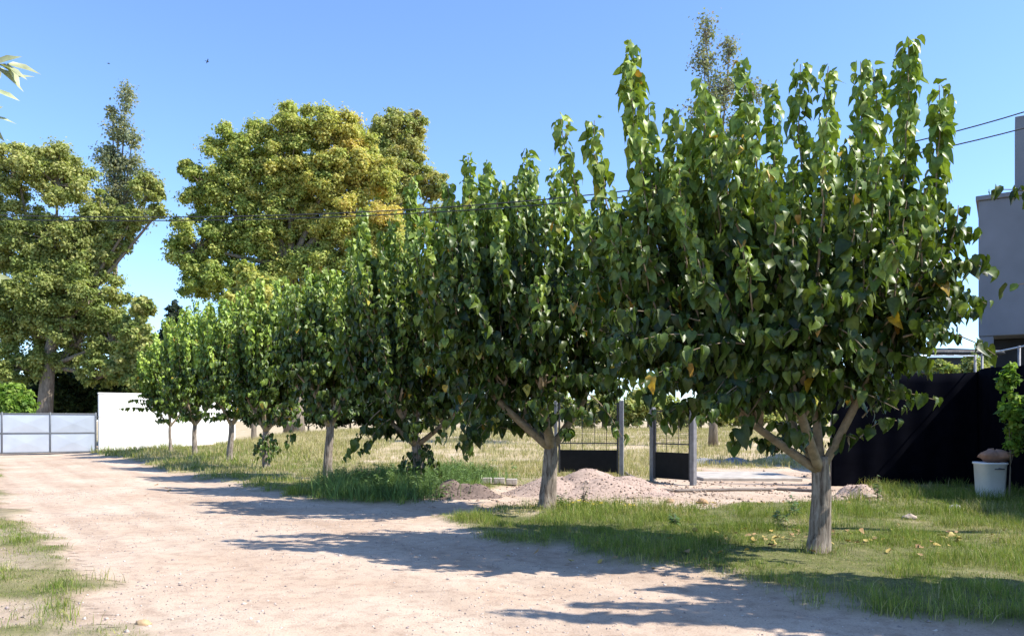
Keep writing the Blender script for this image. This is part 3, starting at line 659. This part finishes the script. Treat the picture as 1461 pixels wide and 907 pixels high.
def storage_bin():
    x, y = 10.15, 16.9; z = float(gz(np.array([x]), np.array([y]))[0])
    root = empty('storage_bin', (x, y, z), 'white plastic bin standing on shaded grass at the right edge', 'bin')
    w = MB()
    n = 28; a = np.linspace(0, 2*math.pi, n, endpoint=False)
    prof = [(0, .02), (.22, .02), (.235, .05), (.265, .72), (.285, .73), (.285, .77), (.25, .77), (.24, .70), (0, .70)]
    v = np.array([[(rr*np.sign(math.cos(t))*abs(math.cos(t))**.5, rr*np.sign(math.sin(t))*abs(math.sin(t))**.5, z_) for t in a] for rr, z_ in prof]).reshape(-1, 3)
    i = (np.arange(len(prof)-1)[:, None]*n); j = np.arange(n)[None]; k = (j+1) % n
    q = np.stack([i+j, i+k, i+n+k, i+n+j], -1).reshape(-1, 4); w.add(v, np.concatenate([q[:, [0, 1, 2]], q[:, [0, 2, 3]]])); w.build('bin_body', M_WHITE, root)
    h = MB(); tube(h, [(.0, -.29, .66), (.1, -.33, .64), (-.1, -.33, .64)], .012, 6); h.build('handle', M_GFRAME, root)
    b = MB(); r = rng(4)
    u, vv = np.meshgrid(np.linspace(0, 2*math.pi, 20, endpoint=False), np.linspace(-1.5, 1.5, 10), indexing='ij')
    rr = 1+.5*(vnoise(np.cos(u)*2.5+3, vv*2+np.sin(u)*2, 3)-.5)+.2*(vnoise(u*4, vv*5, 8)-.5)*np.cos(vv)
    V2 = np.stack([.31*np.cos(vv)*np.cos(u)*rr, .26*np.cos(vv)*np.sin(u)*rr, .14*np.sin(vv)*rr], -1).reshape(-1, 3)
    i = (np.arange(20)[:, None]*10+np.arange(9)[None]); i2 = ((np.arange(20)[:, None]+1) % 20*10+np.arange(9)[None])
    q = np.stack([i.ravel(), i2.ravel(), i2.ravel()+1, i.ravel()+1], -1)
    b.add(V2 + np.array((x+.1, y, z+.9)), np.concatenate([q[:, [0, 1, 2]], q[:, [0, 2, 3]]]))
    tag(b.build('sack', M_BROWN, None, org=(x+.1, y, z+.77)), 'brown cloth sack lying on top of the white bin', 'sack')
storage_bin()

# ------------------------------------------------------------------ steel panels in the field
def mesh_panel(name, label, x0, x1, y0, y1, h, zsheet, zbar, zbot, posts, nw, seed):
    a = np.array((x0, y0)); b = np.array((x1, y1)); t = (b-a); ln = np.linalg.norm(t); t /= ln
    gzv = float(gz(np.array([x0]), np.array([y0]))[0])
    root = empty(name, (x0, y0, gzv), label, 'gate panel', 'steel panels standing by the gravel heap'); root.rotation_euler = (0, 0, math.atan2(t[1], t[0]))
    for s, w in posts:
        p = MB(); box(p, (s*ln-w/2, -w/2, -.1), (s*ln+w/2, w/2, h), bev=.01); p.build('post', M_POST, root, smooth=False)
    m = .09
    p = MB(); box(p, (m, -.02, zbot), (ln-m, .02, zsheet), bev=.006); p.build('lower_sheet', M_BLACK, root, smooth=False)
    f = MB(); box(f, (m-.01, -.035, zbar-.018), (ln-m+.01, .005, zbar+.018)); box(f, (m-.01, -.035, h-.12), (ln-m+.01, .005, h-.085))
    box(f, (m-.012, -.038, zbot-.03), (m+.045, .026, h-.05)); box(f, (ln-m-.045, -.038, zbot-.03), (ln-m+.012, .026, h-.05)); f.build('frame', M_WIRE, root, smooth=False)
    g_ = MB()
    for k in range(1, nw): 
        x = m+(ln-2*m)*k/nw; tube(g_, [(x, 0, zsheet-.02), (x, 0, h-.1)], .009, 5)
    for k in range(1, 26):
        x = m+(ln-2*m)*k/26; tube(g_, [(x, .006, zbar), (x, .006, h-.1)], .0025, 4)
    for k in range(1, 18):
        z = zbar+(h-.1-zbar)*k/18; tube(g_, [(m, .009, z), (ln-m, .009, z)], .0025, 4)
    g_.build('wire_grid', M_WIRE, root)
PA, PB = wpt(793, 600, 24.0), wpt(884, 600, 24.0)
mesh_panel('steel_gate_panel', 'wider steel panel with wire grid and black lower sheet behind the pink gravel heap', PA[0], PB[0], 24.0, 23.6, 2.25, .78, .98, .12, [(0, .09), (1, .13)], 5, 1)
PA, PB = wpt(931, 600, 22.2), wpt(989, 600, 21.0)
mesh_panel('steel_gate_panel', 'narrower steel panel between two grey posts beside the concrete slab', PA[0], PB[0], 22.2, 21.0, 2.05, .82, 1.05, .10, [(0, .13), (1, .14)], 3, 2)

# ------------------------------------------------------------------ heaps, slab, hose, planks
def heap(name, label, cx_, cy_, rx, ry, h, seed, col, lumps=3, cat='heap', rot=0, parts=0, grit=900):
    r = rng(seed); n = 80; z0 = gz(np.array([cx_]), np.array([cy_]))[0]
    U, Vv = np.meshgrid(np.linspace(-1.25, 1.25, n), np.linspace(-1.25, 1.25, n), indexing='ij')
    ls = [(r.uniform(-.55, .55), r.uniform(-.35, .35), r.uniform(.45, .65), r.uniform(.6, 1)) for _ in range(lumps)]
    Hh = np.zeros_like(U)
    for (a, b, s, k) in ls: Hh = np.maximum(Hh, k*(1-sstep(0, 1.0, np.hypot((U-a)/s*.8, (Vv-b)/s*.8))) )
    Hh = np.maximum(Hh, .45*np.clip(1-np.hypot(U, Vv), 0, 1))*h
    Hh = Hh + Hh/h*(.10*(fbm(U*4+seed, Vv*4, seed)-.5)+.05*(fbm(U*13, Vv*13, seed, 3)-.5))*h*2.0
    X, Y = cx_+U*rx, cy_+Vv*ry
    Z = gz(X, Y) + Hh - .03
    q = (np.arange(n-1)[:, None]*n+np.arange(n-1)[None]).ravel(); q = np.stack([q, q+n, q+n+1, q+1], -1)
    mb = MB(); mb.add(np.stack([X, Y, Z], -1).reshape(-1, 3), np.concatenate([q[:, [0, 1, 2]], q[:, [0, 2, 3]]]), col)
    # grit on its surface
    k = r.integers(0, n*n, grit*3); hh = Hh.ravel()[k]; k = k[hh > .05*h][:grit]
    P = np.stack([X.ravel()[k], Y.ravel()[k], Z.ravel()[k]], -1) + r.normal(0, .02, (len(k), 3))*np.array((1, 1, .2))
    pebbles(mb, P, np.clip(r.lognormal(-4.35, .5, len(k)), .006, .06), np.asarray(col)*r.uniform(.6, 1.35, (len(k), 1)), r)
    o = mb.build(name, M_STONE, None, org=(cx_, cy_, float(z0))); return tag(o, label, cat)
OCT = np.array([(1, 0, 0), (-1, 0, 0), (0, 1, 0), (0, -1, 0), (0, 0, 1), (0, 0, -1)], float)
OCF = np.array([(0, 2, 4), (2, 1, 4), (1, 3, 4), (3, 0, 4), (2, 0, 5), (1, 2, 5), (3, 1, 5), (0, 3, 5)])
def pebbles(mb, P, S, Cc, r):
    n = len(P); sc = r.uniform(.6, 1.2, (n, 1, 3))*np.array((1, 1, .65)); a = r.uniform(0, 6.28, n)
    v = OCT[None]*sc + r.normal(0, .15, (n, 6, 3)); ca, sa = np.cos(a)[:, None], np.sin(a)[:, None]
    v = np.stack([v[..., 0]*ca-v[..., 1]*sa, v[..., 0]*sa+v[..., 1]*ca, v[..., 2]], -1)*np.asarray(S)[:, None, None] + P[:, None]
    f = (np.arange(n)*6)[:, None, None]+OCF[None]; mb.add(v.reshape(-1, 3), f.reshape(-1, 3), np.repeat(Cc, 6, 0))
GRAV = (.37, .275, .225)
heap('gravel_heap', 'long pinkish gravel heap between the second mulberry trunk and the steel panels', 1.95, 18.3, 2.0, 1.2, .62, 5, GRAV, 6, grit=2600)
heap('soil_mound', 'small dark earth mound in shade at the edge of the road', -1.15, 17.6, 1.1, .65, .46, 7, (.17, .125, .105), 3)
heap('soil_mound', 'low pink earth mound on the grass just right of the nearest mulberry trunk', 7.2, 17.2, .75, .5, .36, 9, (.42, .31, .25), 2)
heap('grey_ridge', 'low grey ridge on the dry field right of the narrower steel panel', 7.6, 29.5, 1.6, .7, .3, 12, (.25, .25, .27), 3)  # low ridge with one plain grey colour
def slab():
    a = gpt(1005, 688); b = gpt(1146, 676)
    z = float(gz(np.array([6.5]), np.array([22.8]))[0])
    root = MB(); n = 40
    box(root, (5.35, 22.3, z-.1), (8.15, 25.2, z+.09), bev=.02)
    o = root.build('concrete_slab', M_CONC, None, smooth=False, org=(6.5, 22.8, z)); tag(o, 'pale concrete slab on the bare ground left of the black fence', 'slab')
slab()
def strip():
    pts = [gpt(x, y) for x, y in [(893, 676), (903, 682), (915, 690), (930, 697), (955, 700), (1000, 698), (1060, 697), (1120, 696), (1165, 699)]]
    pts = np.array(pts); t = np.linspace(0, len(pts)-1, 70); x = np.interp(t, range(len(pts)), pts[:, 0]); y = np.interp(t, range(len(pts)), pts[:, 1])
    k = np.ones(7)/7; x[3:-3] = np.convolve(x, k, 'valid'); y[3:-3] = np.convolve(y, k, 'valid')
    mb = MB(); tube(mb, np.stack([x, y, gz(x, y)+.035], -1), .04, 8)  # thin dark brown tube laid along the ground
    tag(mb.build('strip', M_STRIP, None, org=(x[0], y[0], 0)), 'dark brown hose curving over the bare ground beside the gravel heap', 'strip')
strip()
rP = rng(3)
for k, (px, lab) in enumerate([(694, 'leftmost of three pale blocks lying in the grass left of the second trunk'), (712, 'middle one of three pale blocks lying in the grass left of the second trunk'), (730, 'rightmost of three pale blocks lying in the grass left of the second trunk')]):
    p = gpt(px, 690.0); z = float(gz(np.array([p[0]]), np.array([p[1]]))[0])
    mb = MB(); box(mb, (p[0]-.145, p[1]-.1, z+.02), (p[0]+.145, p[1]+.1, z+.17), bev=.012)
    for s in (-.07, .07): box(mb, (p[0]+s-.045, p[1]-.104, z+.06), (p[0]+s+.045, p[1]-.097, z+.13), bev=.002)
    tag(mb.build('pale_block', M_CONC, None, smooth=False, org=(p[0], p[1], z)), lab, 'block', 'pale blocks in the grass')
def stone(px, py, s, lab, seed, col=(.40, .32, .26)):
    p = gpt(px, py); r = rng(seed); z = float(gz(np.array([p[0]]), np.array([p[1]]))[0])
    u, v = np.meshgrid(np.linspace(0, 2*math.pi, 18, endpoint=False), np.linspace(-math.pi/2, math.pi/2, 11), indexing='ij')
    rr = 1+.5*(vnoise(np.cos(u)*2+seed, v*1.5, seed)-.5)+.25*(vnoise(u*2, v*4, seed+1)-.5)*np.cos(v)
    V_ = np.stack([np.cos(v)*np.cos(u)*rr, .75*np.cos(v)*np.sin(u)*rr, .55*np.sin(v)*rr], -1).reshape(-1, 3)*s + np.array((p[0], p[1], z+.25*s))
    i = (np.arange(18)[:, None]*11+np.arange(10)[None]).ravel(); i2 = (((np.arange(18)[:, None]+1) % 18)*11+np.arange(10)[None]).ravel()
    q = np.stack([i, i2, i2+1, i+1], -1); mb = MB(); mb.add(V_, np.concatenate([q[:, [0, 1, 2]], q[:, [0, 2, 3]]]), col)
    tag(mb.build('stone', M_STONE, None, org=(p[0], p[1], z)), lab, 'stone', 'loose stones on the ground')
stone(1242, 711, .14, 'stone at the foot of the tall weed right of the nearest trunk', 1)
stone(1298, 742, .11, 'stone on the sunlit edge of the right hand grass', 2)
stone(1362, 727, .12, 'pale stone in the fence shade on the right hand grass', 3, (.5, .47, .45))
stone(1002, 715, .13, 'brown stone on the bare ground in front of the gravel heap', 4, (.38, .24, .14))
stone(955, 714, .10, 'small brown stone left of the larger one before the gravel heap', 5, (.36, .24, .15))
stone(205, 884, .06, 'flat ochre stone on the near road at the lower left', 6, (.45, .31, .17))
stone(585, 708, .13, 'grey stone under the tall weeds at the road edge', 7, (.45, .40, .36))

# ------------------------------------------------------------------ overhead cables and their poles
def cable(pr, pm, pl, label):
    t = np.linspace(-.75, 1.55, 90)[:, None]; a, m, b = map(np.array, (pr, pm, pl)); c = 2*m-.5*(a+b)
    tq = t; P = (1-tq)**2*a + 2*tq*(1-tq)*c + tq*tq*b
    mb = MB(); tube(mb, P, .009, 6, cap=True); o = mb.build('power_cable', M_CABLE, None, org=tuple(P[0])); tag(o, label, 'cable', 'two cables strung over the road'); return P
A1 = cable(wpt(1461, 160, 10.9), wpt(750, 287, 12.5), wpt(0, 307, 15.2), 'upper one of two black cables sagging over the road across the trees')
A2 = cable(wpt(1461, 183, 10.9), wpt(750, 294, 12.5), wpt(0, 313, 15.2), 'lower one of two black cables sagging over the road across the trees')
for e, lab in ((0, 'wooden pole outside the right edge carrying the cables'), (-1, 'wooden pole outside the left edge carrying the cables')):
    x, y, zc = A1[e]; mb = MB(); tube(mb, [(x, y, -.5), (x, y, zc*.5), (x, y, zc+.5)], [.15, .13, .1], 14)
    root = empty('utility_pole', (x, y, 0), lab, 'pole'); mb2 = MB(); tube(mb2, [(0, 0, -.5), (0, 0, zc*.5), (0, 0, zc+.5)], [.15, .13, .1], 14); mb2.build('shaft', M_WOOD, root)
    mb2 = MB(); zz = min(A1[e][2], A2[e][2]); box(mb2, (-.06, -.5, zz-.22), (.06, .5, zz-.1)); mb2.build('cross_arm', M_WOOD, root, smooth=False)

# ------------------------------------------------------------------ tree whose leaves hang in at the left edge
def edge_tree():
    r = rng(61); x0, y0 = -3.6, 2.6
    root = empty('edge_tree', (x0, y0, 0), 'tree at the left edge, only a few pale pointed leaves hanging into view', 'tree')
    tb = MB(); tube(tb, [(0, 0, -.2), (.03, 0, 1.2), (.0, .05, 2.2), (.15, .2, 3.3)], [.13, .1, .085, .05], 12, wob=.08); tb.build('trunk', M_BARK, root)
    br = MB(); lb = MB()
    def sprig(S, E, n, L, c):
        S = np.array(S, float); E = np.array(E, float); p = bez(S, (S+E)/2+np.array((0, 0, .2)), E, 9); tube(br, p, np.linspace(.015, .003, 9), 6, cap=False)
        t = np.clip(r.uniform(.55, 1.0, n), 0, 1); t[:3] = (.97, .99, .93); P = np.stack([np.interp(t, np.linspace(0, 1, 9), p[:, k]) for k in range(3)], -1)
        D = unit(unit(E-S)*.6+np.array((0, 0, -.5)) + r.normal(0, .45, (n, 3))); Nn = np.array((.5, -.3, .6))+r.normal(0, .4, (n, 3))
        leaves(lb, P, D, Nn, L*r.uniform(.8, 1.2, n), np.array(c)*r.uniform(.75, 1.2, (n, 1)), 'lance', .25, .3, r)
    def loc(px, py, Y): return wpt(px, py, Y)-np.array((x0, y0, 0))
    Yb = 3.0
    sprig((.0, .03, 2.3), loc(8, 92, Yb), 34, .11, (.34, .36, .20)); sprig((.0, .03, 2.2), loc(-2, 128, Yb+.2), 30, .10, (.30, .33, .18)); sprig((.0, .03, 2.1), loc(-6, 165, Yb+.1), 16, .09, (.3, .33, .18))  # paler leaf colour holds the sun shining through; other sprigs stay green
    sprig((.0, .03, 1.9), loc(-6, 395, Yb), 14, .10, (.3, .32, .16))
    for k in range(14):
        a = r.uniform(1.7, 4.6); sprig((.1, .1, 2.6), (math.cos(a)*1.2, math.sin(a)*1.2, r.uniform(2.4, 4.2)), 30, .12, (.13, .18, .06))
    br.build('branches', M_TWIG, root); lb.build('foliage', M_LEAF, root)
edge_tree()

# ------------------------------------------------------------------ birds
def bird(px, py, Y, span, roll, lab):
    p = wpt(px, py, Y); mb = MB(); s = span/2
    t = np.linspace(-1, 1, 9); tube(mb, np.stack([.5*s*t, 0*t, .03*s*t], -1), .13*s*np.sqrt(np.clip(1-t*t, 0.02, 1)), 8)
    for sg in (-1, 1):
        w = np.array([(.12*s, 0, .03*s), (-.18*s, 0, .03*s), (.16*s, sg*.5*s, .26*s), (-.12*s, sg*.5*s, .24*s), (-.14*s, sg*s, .12*s)])
        mb.add(w, [(0, 1, 2), (1, 3, 2), (2, 3, 4)]); mb.add(w-np.array((0, 0, .012)), [(0, 2, 1), (1, 2, 3), (2, 4, 3)])
    mb.add([(-.4*s, 0, 0), (-.75*s, -.13*s, 0), (-.75*s, .13*s, 0)], [(0, 1, 2)])
    o = mb.build('bird', M_PLUME, None); o.location = tuple(p); o.rotation_euler = (roll, .1, .6); tag(o, lab, 'bird', 'birds in the sky')
bird(155, 91, 70, .5, .35, 'tiny dark bird gliding in the sky above the wispy tree')
bird(296, 88, 60, .5, -.5, 'tiny dark bird in the sky above the golden tree, right of the other')

# ------------------------------------------------------------------ grass, weeds, pebbles, litter
BX = np.array([-.5, .5, -.38, .38, 0]); BT = np.array([0, 0, .55, .55, 1.0]); BF = np.array([(0, 1, 3), (0, 3, 2), (2, 3, 4)])
def blades(mb, x, y, H, W, Cc, r, lean=.5):
    n = len(x); z = gz(x, y)-.01; a = r.uniform(0, 6.28, n); b = r.uniform(0, 6.28, n)
    ln = np.abs(r.normal(0, lean, n))*H
    wv = np.stack([np.cos(a), np.sin(a), 0*a], -1); lv = np.stack([np.cos(b), np.sin(b), 0*b], -1)
    v = np.stack([x, y, z], -1)[:, None] + (W[:, None]*BX)[..., None]*wv[:, None] + (ln[:, None]*BT**2)[..., None]*lv[:, None]
    v[..., 2] += H[:, None]*BT*np.sqrt(np.maximum(1-.3*(ln/H)[:, None]**2*BT, .2))
    mb.add(v.reshape(-1, 3), ((np.arange(n)*5)[:, None, None]+BF[None]).reshape(-1, 3), np.repeat(Cc, 5, 0))
GG = np.array(((.11, .18, .033), (.17, .235, .05), (.25, .275, .075))); GD = np.array(((.39, .335, .17), (.47, .41, .235), (.30, .29, .11)))
def scatter(n, x0, x1, y0, y1, r, clumpy=True):
    x = r.uniform(x0, x1, n); y = r.uniform(y0, y1, n)
    if clumpy:
        m = n//2; x[:m] = np.repeat(x[:m//8+1], 8)[:m]+r.normal(0, .05, m); y[:m] = np.repeat(y[:m//8+1], 8)[:m]+r.normal(0, .05, m)
    vis = np.abs(x) < (y*.66+.8)
    return x[vis], y[vis]
def inview(x, y): return np.abs(x) < y*.68+.6
r = rng(500); mb = MB()
for (n, x0, x1, y0, y1, hm, wm) in [(150000, -1, 9, 5.2, 14, .075, .005), (110000, -6, 12, 14, 20, .11, .008), (90000, -16, 12, 20, 30, .09, .012), (40000, -24, -6, 28, 42, .15, .02), (90000, -9, 0, 4.5, 14, .065, .006)]:
    x, y = scatter(n, x0, x1, y0, y1, r); bb = bare(x, y); k = (r.random(len(x)) > bb*1.15) ; x, y = x[k], y[k]
    dn = .5*fbm(x*.9, y*.9, 91)+.5*fbm(x*3.2, y*3.2, 98, 2); k = r.random(len(x)) < sstep(.30, .56, dn)*.95+.05; x, y = x[k], y[k]
    d = dryness(x, y); isd = r.random(len(x)) < d*.85
    c = np.where(isd[:, None], GD[r.integers(0, 3, len(x))], GG[r.integers(0, 3, len(x))]*lerp(np.ones(3), np.array((1.25, 1.12, .9)), r.random((len(x), 1))))*r.uniform(.75, 1.2, (len(x), 1))
    Hh = hm*r.uniform(.4, 1.35, len(x))*(.25+2.2*sstep(.3, .75, fbm(x*1.6, y*1.6, 92))); blades(mb, x, y, Hh, wm*r.uniform(.6, 1.3, len(x)), c, r, .7)
for (n, x0, x1, y0, y1, hm, wm) in [(170000, -1, 9, 5.2, 14, .032, .006), (70000, -6, 12, 14, 20, .04, .008), (190000, -9, 0, 4.5, 14, .030, .006)]:   # thatch and short blades under the tufts
    x, y = scatter(n, x0, x1, y0, y1, r, False); bb = bare(x, y); k = (r.random(len(x)) > bb*1.05) & (r.random(len(x)) < .25+.75*sstep(.3, .6, fbm(x*5, y*5, 99, 2))); x, y = x[k], y[k]
    isd = r.random(len(x)) < .35+.5*dryness(x, y)
    c = np.where(isd[:, None], GD[r.integers(0, 3, len(x))]*.9, GG[r.integers(0, 3, len(x))])*r.uniform(.6, 1.2, (len(x), 1))
    blades(mb, x, y, hm*r.uniform(.5, 1.6, len(x)), wm*r.uniform(.5, 1.2, len(x)), c, r, 1.3)
for (px, Y) in ((1170, 10.0), (782, 14.8), (468, 22.6), (380, 26.7), (328, 30.8)):   # longer tufts round the trunks
    n = 420; a = r.uniform(0, 6.28, n); d = .15+np.abs(r.normal(0, .16, n)); x = (px-CX)/F*Y+d*np.cos(a); y = Y+d*np.sin(a)
    isd = r.random(n) < .4; c = np.where(isd[:, None], GD[r.integers(0, 3, n)], GG[r.integers(0, 3, n)])*r.uniform(.6, 1.2, (n, 1))
    blades(mb, x, y, r.uniform(.04, .17, n)*np.exp(-d*1.2)*1.25, .0006*Y*r.uniform(.6, 1.3, n), c, r, .7)
tag(mb.build('grass', M_GRASS), 'short green grass along both verges of the dirt road', 'grass', kind='stuff')
mb = MB(); x, y = scatter(130000, -16, 16, 23, 58, r); k = (bare(x, y) < .5) & (r.random(len(x)) < dryness(x, y)) & (r.random(len(x)) < sstep(.25, .6, fbm(x*.35, y*.5, 93))*.9+.1); x, y = x[k], y[k]
blades(mb, x, y, r.uniform(.08, .34, len(x))*(.3+1.2*fbm(x*.4, y*.4, 94)), .014*r.uniform(.6, 1.5, len(x)), GD[r.integers(0, 3, len(x))]*r.uniform(.7, 1.2, (len(x), 1)), r, .35)
tag(mb.build('dry_grass', M_GRASS), 'tall straw coloured dry grass covering the field behind the row of trees', 'dry grass', kind='stuff')
# tall green weeds at the third tree
mb = MB(); n = 15000; cw = np.array([gpt(x_, y_) for x_, y_ in [(540, 702), (580, 706), (620, 700), (640, 690), (560, 694), (600, 690), (520, 705), (670, 686), (500, 700)]])
ci = r.integers(0, len(cw), n); x = cw[ci, 0]+r.normal(0, .42, n); y = cw[ci, 1]+r.normal(0, .55, n); k = road_sd(x, y) < -.05; x, y = x[k], y[k]
blades(mb, x, y, r.uniform(.15, .62, len(x))*(.35+1.3*fbm(x*1.6, y*1.6, 96)), .013*r.uniform(.6, 1.4, len(x)), np.array((.13, .20, .065))*r.uniform(.55, 1.6, (len(x), 1)), r, .9)
for k in range(170):                # leafy stalks among the blades
    j = r.integers(len(x)); p0 = np.array((x[j], y[j], gz(x[j:j+1], y[j:j+1])[0])); h = r.uniform(.3, .68); m = 40
    t = r.uniform(.1, 1, m); a = r.uniform(0, 6.28, m); ln_ = np.array((r.normal(0, .12), r.normal(0, .12)))
    P_ = p0 + np.stack([ln_[0]*t*t, ln_[1]*t*t, h*t], -1); D_ = np.stack([np.cos(a), np.sin(a), r.uniform(-.2, .9, m)], -1)
    leaves(mb, P_, D_, np.tile((0, 0, 1.), (m, 1))+r.normal(0, .3, (m, 3)), (.17-.09*t)*r.uniform(.7, 1.2, m), np.array((.15, .22, .08))*r.uniform(.6, 1.5, (m, 1)), 'lance', .2, .5, r)
tag(mb.build('tall_weeds', M_GRASS), 'tall feathery dark green weeds around the third mulberry trunk', 'weeds', kind='stuff')
# single weeds one can point to
def weed(px, py, h, lab, seed, col=(.10, .16, .05)):
    r = rng(seed); p = gpt(px, py); z = float(gz(np.array([p[0]]), np.array([p[1]]))[0]); root = empty('weed_plant', (p[0], p[1], z), lab, 'weed', 'single weeds standing above the grass')
    st = MB(); lb = MB()
    for k in range(3):
        E = np.array((r.normal(0, .12), r.normal(0, .12), h*(1-.22*k))); pth = bez(np.zeros(3), np.array((E[0]*.2, E[1]*.2, h*.5)), E, 8); tube(st, pth, np.linspace(.007, .002, 8), 5)
        t = r.uniform(.12, 1, 26); P = np.stack([np.interp(t, np.linspace(0, 1, 8), pth[:, j]) for j in range(3)], -1); a = r.uniform(0, 6.28, 26)
        D = np.stack([np.cos(a), np.sin(a), r.uniform(-.1, .8, 26)], -1); leaves(lb, P, D, np.tile((0, 0, 1.), (26, 1))+r.normal(0, .3, (26, 3)), (.13-.07*t)*r.uniform(.7, 1.2, 26), np.array(col)*r.uniform(.7, 1.4, (26, 1)), 'lance', .2, .4, r)
    st.build('stem', M_TWIG, root); lb.build('leaf_cluster', M_LEAF, root)
weed(1252, 716, .55, 'tallest single weed, upright beside the pink mound right of the nearest trunk', 1)
weed(832, 722, .5, 'brownish weed right of the second mulberry trunk, before the gravel heap', 2, (.14, .13, .06))
weed(1110, 748, .3, 'leafy weed in the grass left of the nearest trunk', 3)
weed(1135, 735, .34, 'weed close behind the nearest trunk at its left', 4)
weed(965, 752, .26, 'low weed in the shaded grass between the two nearest trunks', 5)
weed(800, 726, .32, 'weed touching the second mulberry trunk at its right side', 6)
# pebbles on the road
mb = MB(); x, y = scatter(30000, -12, 6, 4.6, 20, r, False); k = (bare(x, y) > .6) & (r.random(len(x)) < sstep(.35, .65, fbm(x*.7, y*.7, 95))*.8+.15); x, y = x[k], y[k]
pc = np.array(((.46, .38, .32), (.36, .30, .26), (.55, .48, .42), (.27, .22, .2)))
pebbles(mb, np.stack([x, y, gz(x, y)+.006], -1), np.clip(r.lognormal(-4.75, .42, len(x)), .004, .032), pc[r.integers(0, 4, len(x))]*r.uniform(.8, 1.15, (len(x), 1)), r)
x, y = scatter(5000, -2, 9.5, 15.5, 26, r, False); k = (poly_sd(x, y, YARD) > 0) & (r.random(len(x)) < sstep(.4, .65, fbm(x*1.3, y*1.3, 97))); x, y = x[k], y[k]
pebbles(mb, np.stack([x, y, gz(x, y)+.01], -1), np.clip(r.lognormal(-3.7, .5, len(x)), .01, .09), np.array((.34, .25, .19))*r.uniform(.6, 1.2, (len(x), 1)), r)
tag(mb.build('pebbles', M_STONE), 'loose small pebbles scattered over the dirt road', 'pebbles', kind='stuff')
# fallen leaves
mb = MB(); P = []
for (px, py, sx, sy, n) in [(830, 719, .6, .35, 70), (1150, 776, .9, .4, 40), (1260, 770, 1.1, .5, 30), (1350, 765, .6, .5, 20), (1000, 717, .8, .3, 30), (1100, 765, .8, .4, 30), (960, 795, 1, .4, 16), (330, 695, 3, 1, 30), (475, 688, .5, .3, 20)]:
    p = gpt(px, py); P.append(np.stack([r.normal(p[0], sx, n), r.normal(p[1], sy, n)], -1))
P = np.concatenate(P); n = len(P); P3 = np.stack([P[:, 0], P[:, 1], gz(P[:, 0], P[:, 1])+r.uniform(.01, .05, n)], -1)
a = r.uniform(0, 6.28, n); lc = np.array(((.36, .25, .06), (.28, .17, .07), (.34, .22, .10), (.40, .30, .09)))[r.integers(0, 4, n)]
lc[:70] = np.array((.62, .46, .05))*r.uniform(.8, 1.1, (70, 1))
leaves(mb, P3, np.stack([np.cos(a), np.sin(a), r.normal(0, .15, n)], -1), np.tile((0, 0, 1.), (n, 1))+r.normal(0, .35, (n, 3)), r.uniform(.05, .11, n), lc, 'heart', r.uniform(-.2, .6, n), r.uniform(-.5, .5, n), r)
tag(mb.build('leaf_litter', M_LITTER), 'fallen yellow and brown leaves strewn on the grass below the trees', 'leaf litter', kind='stuff')
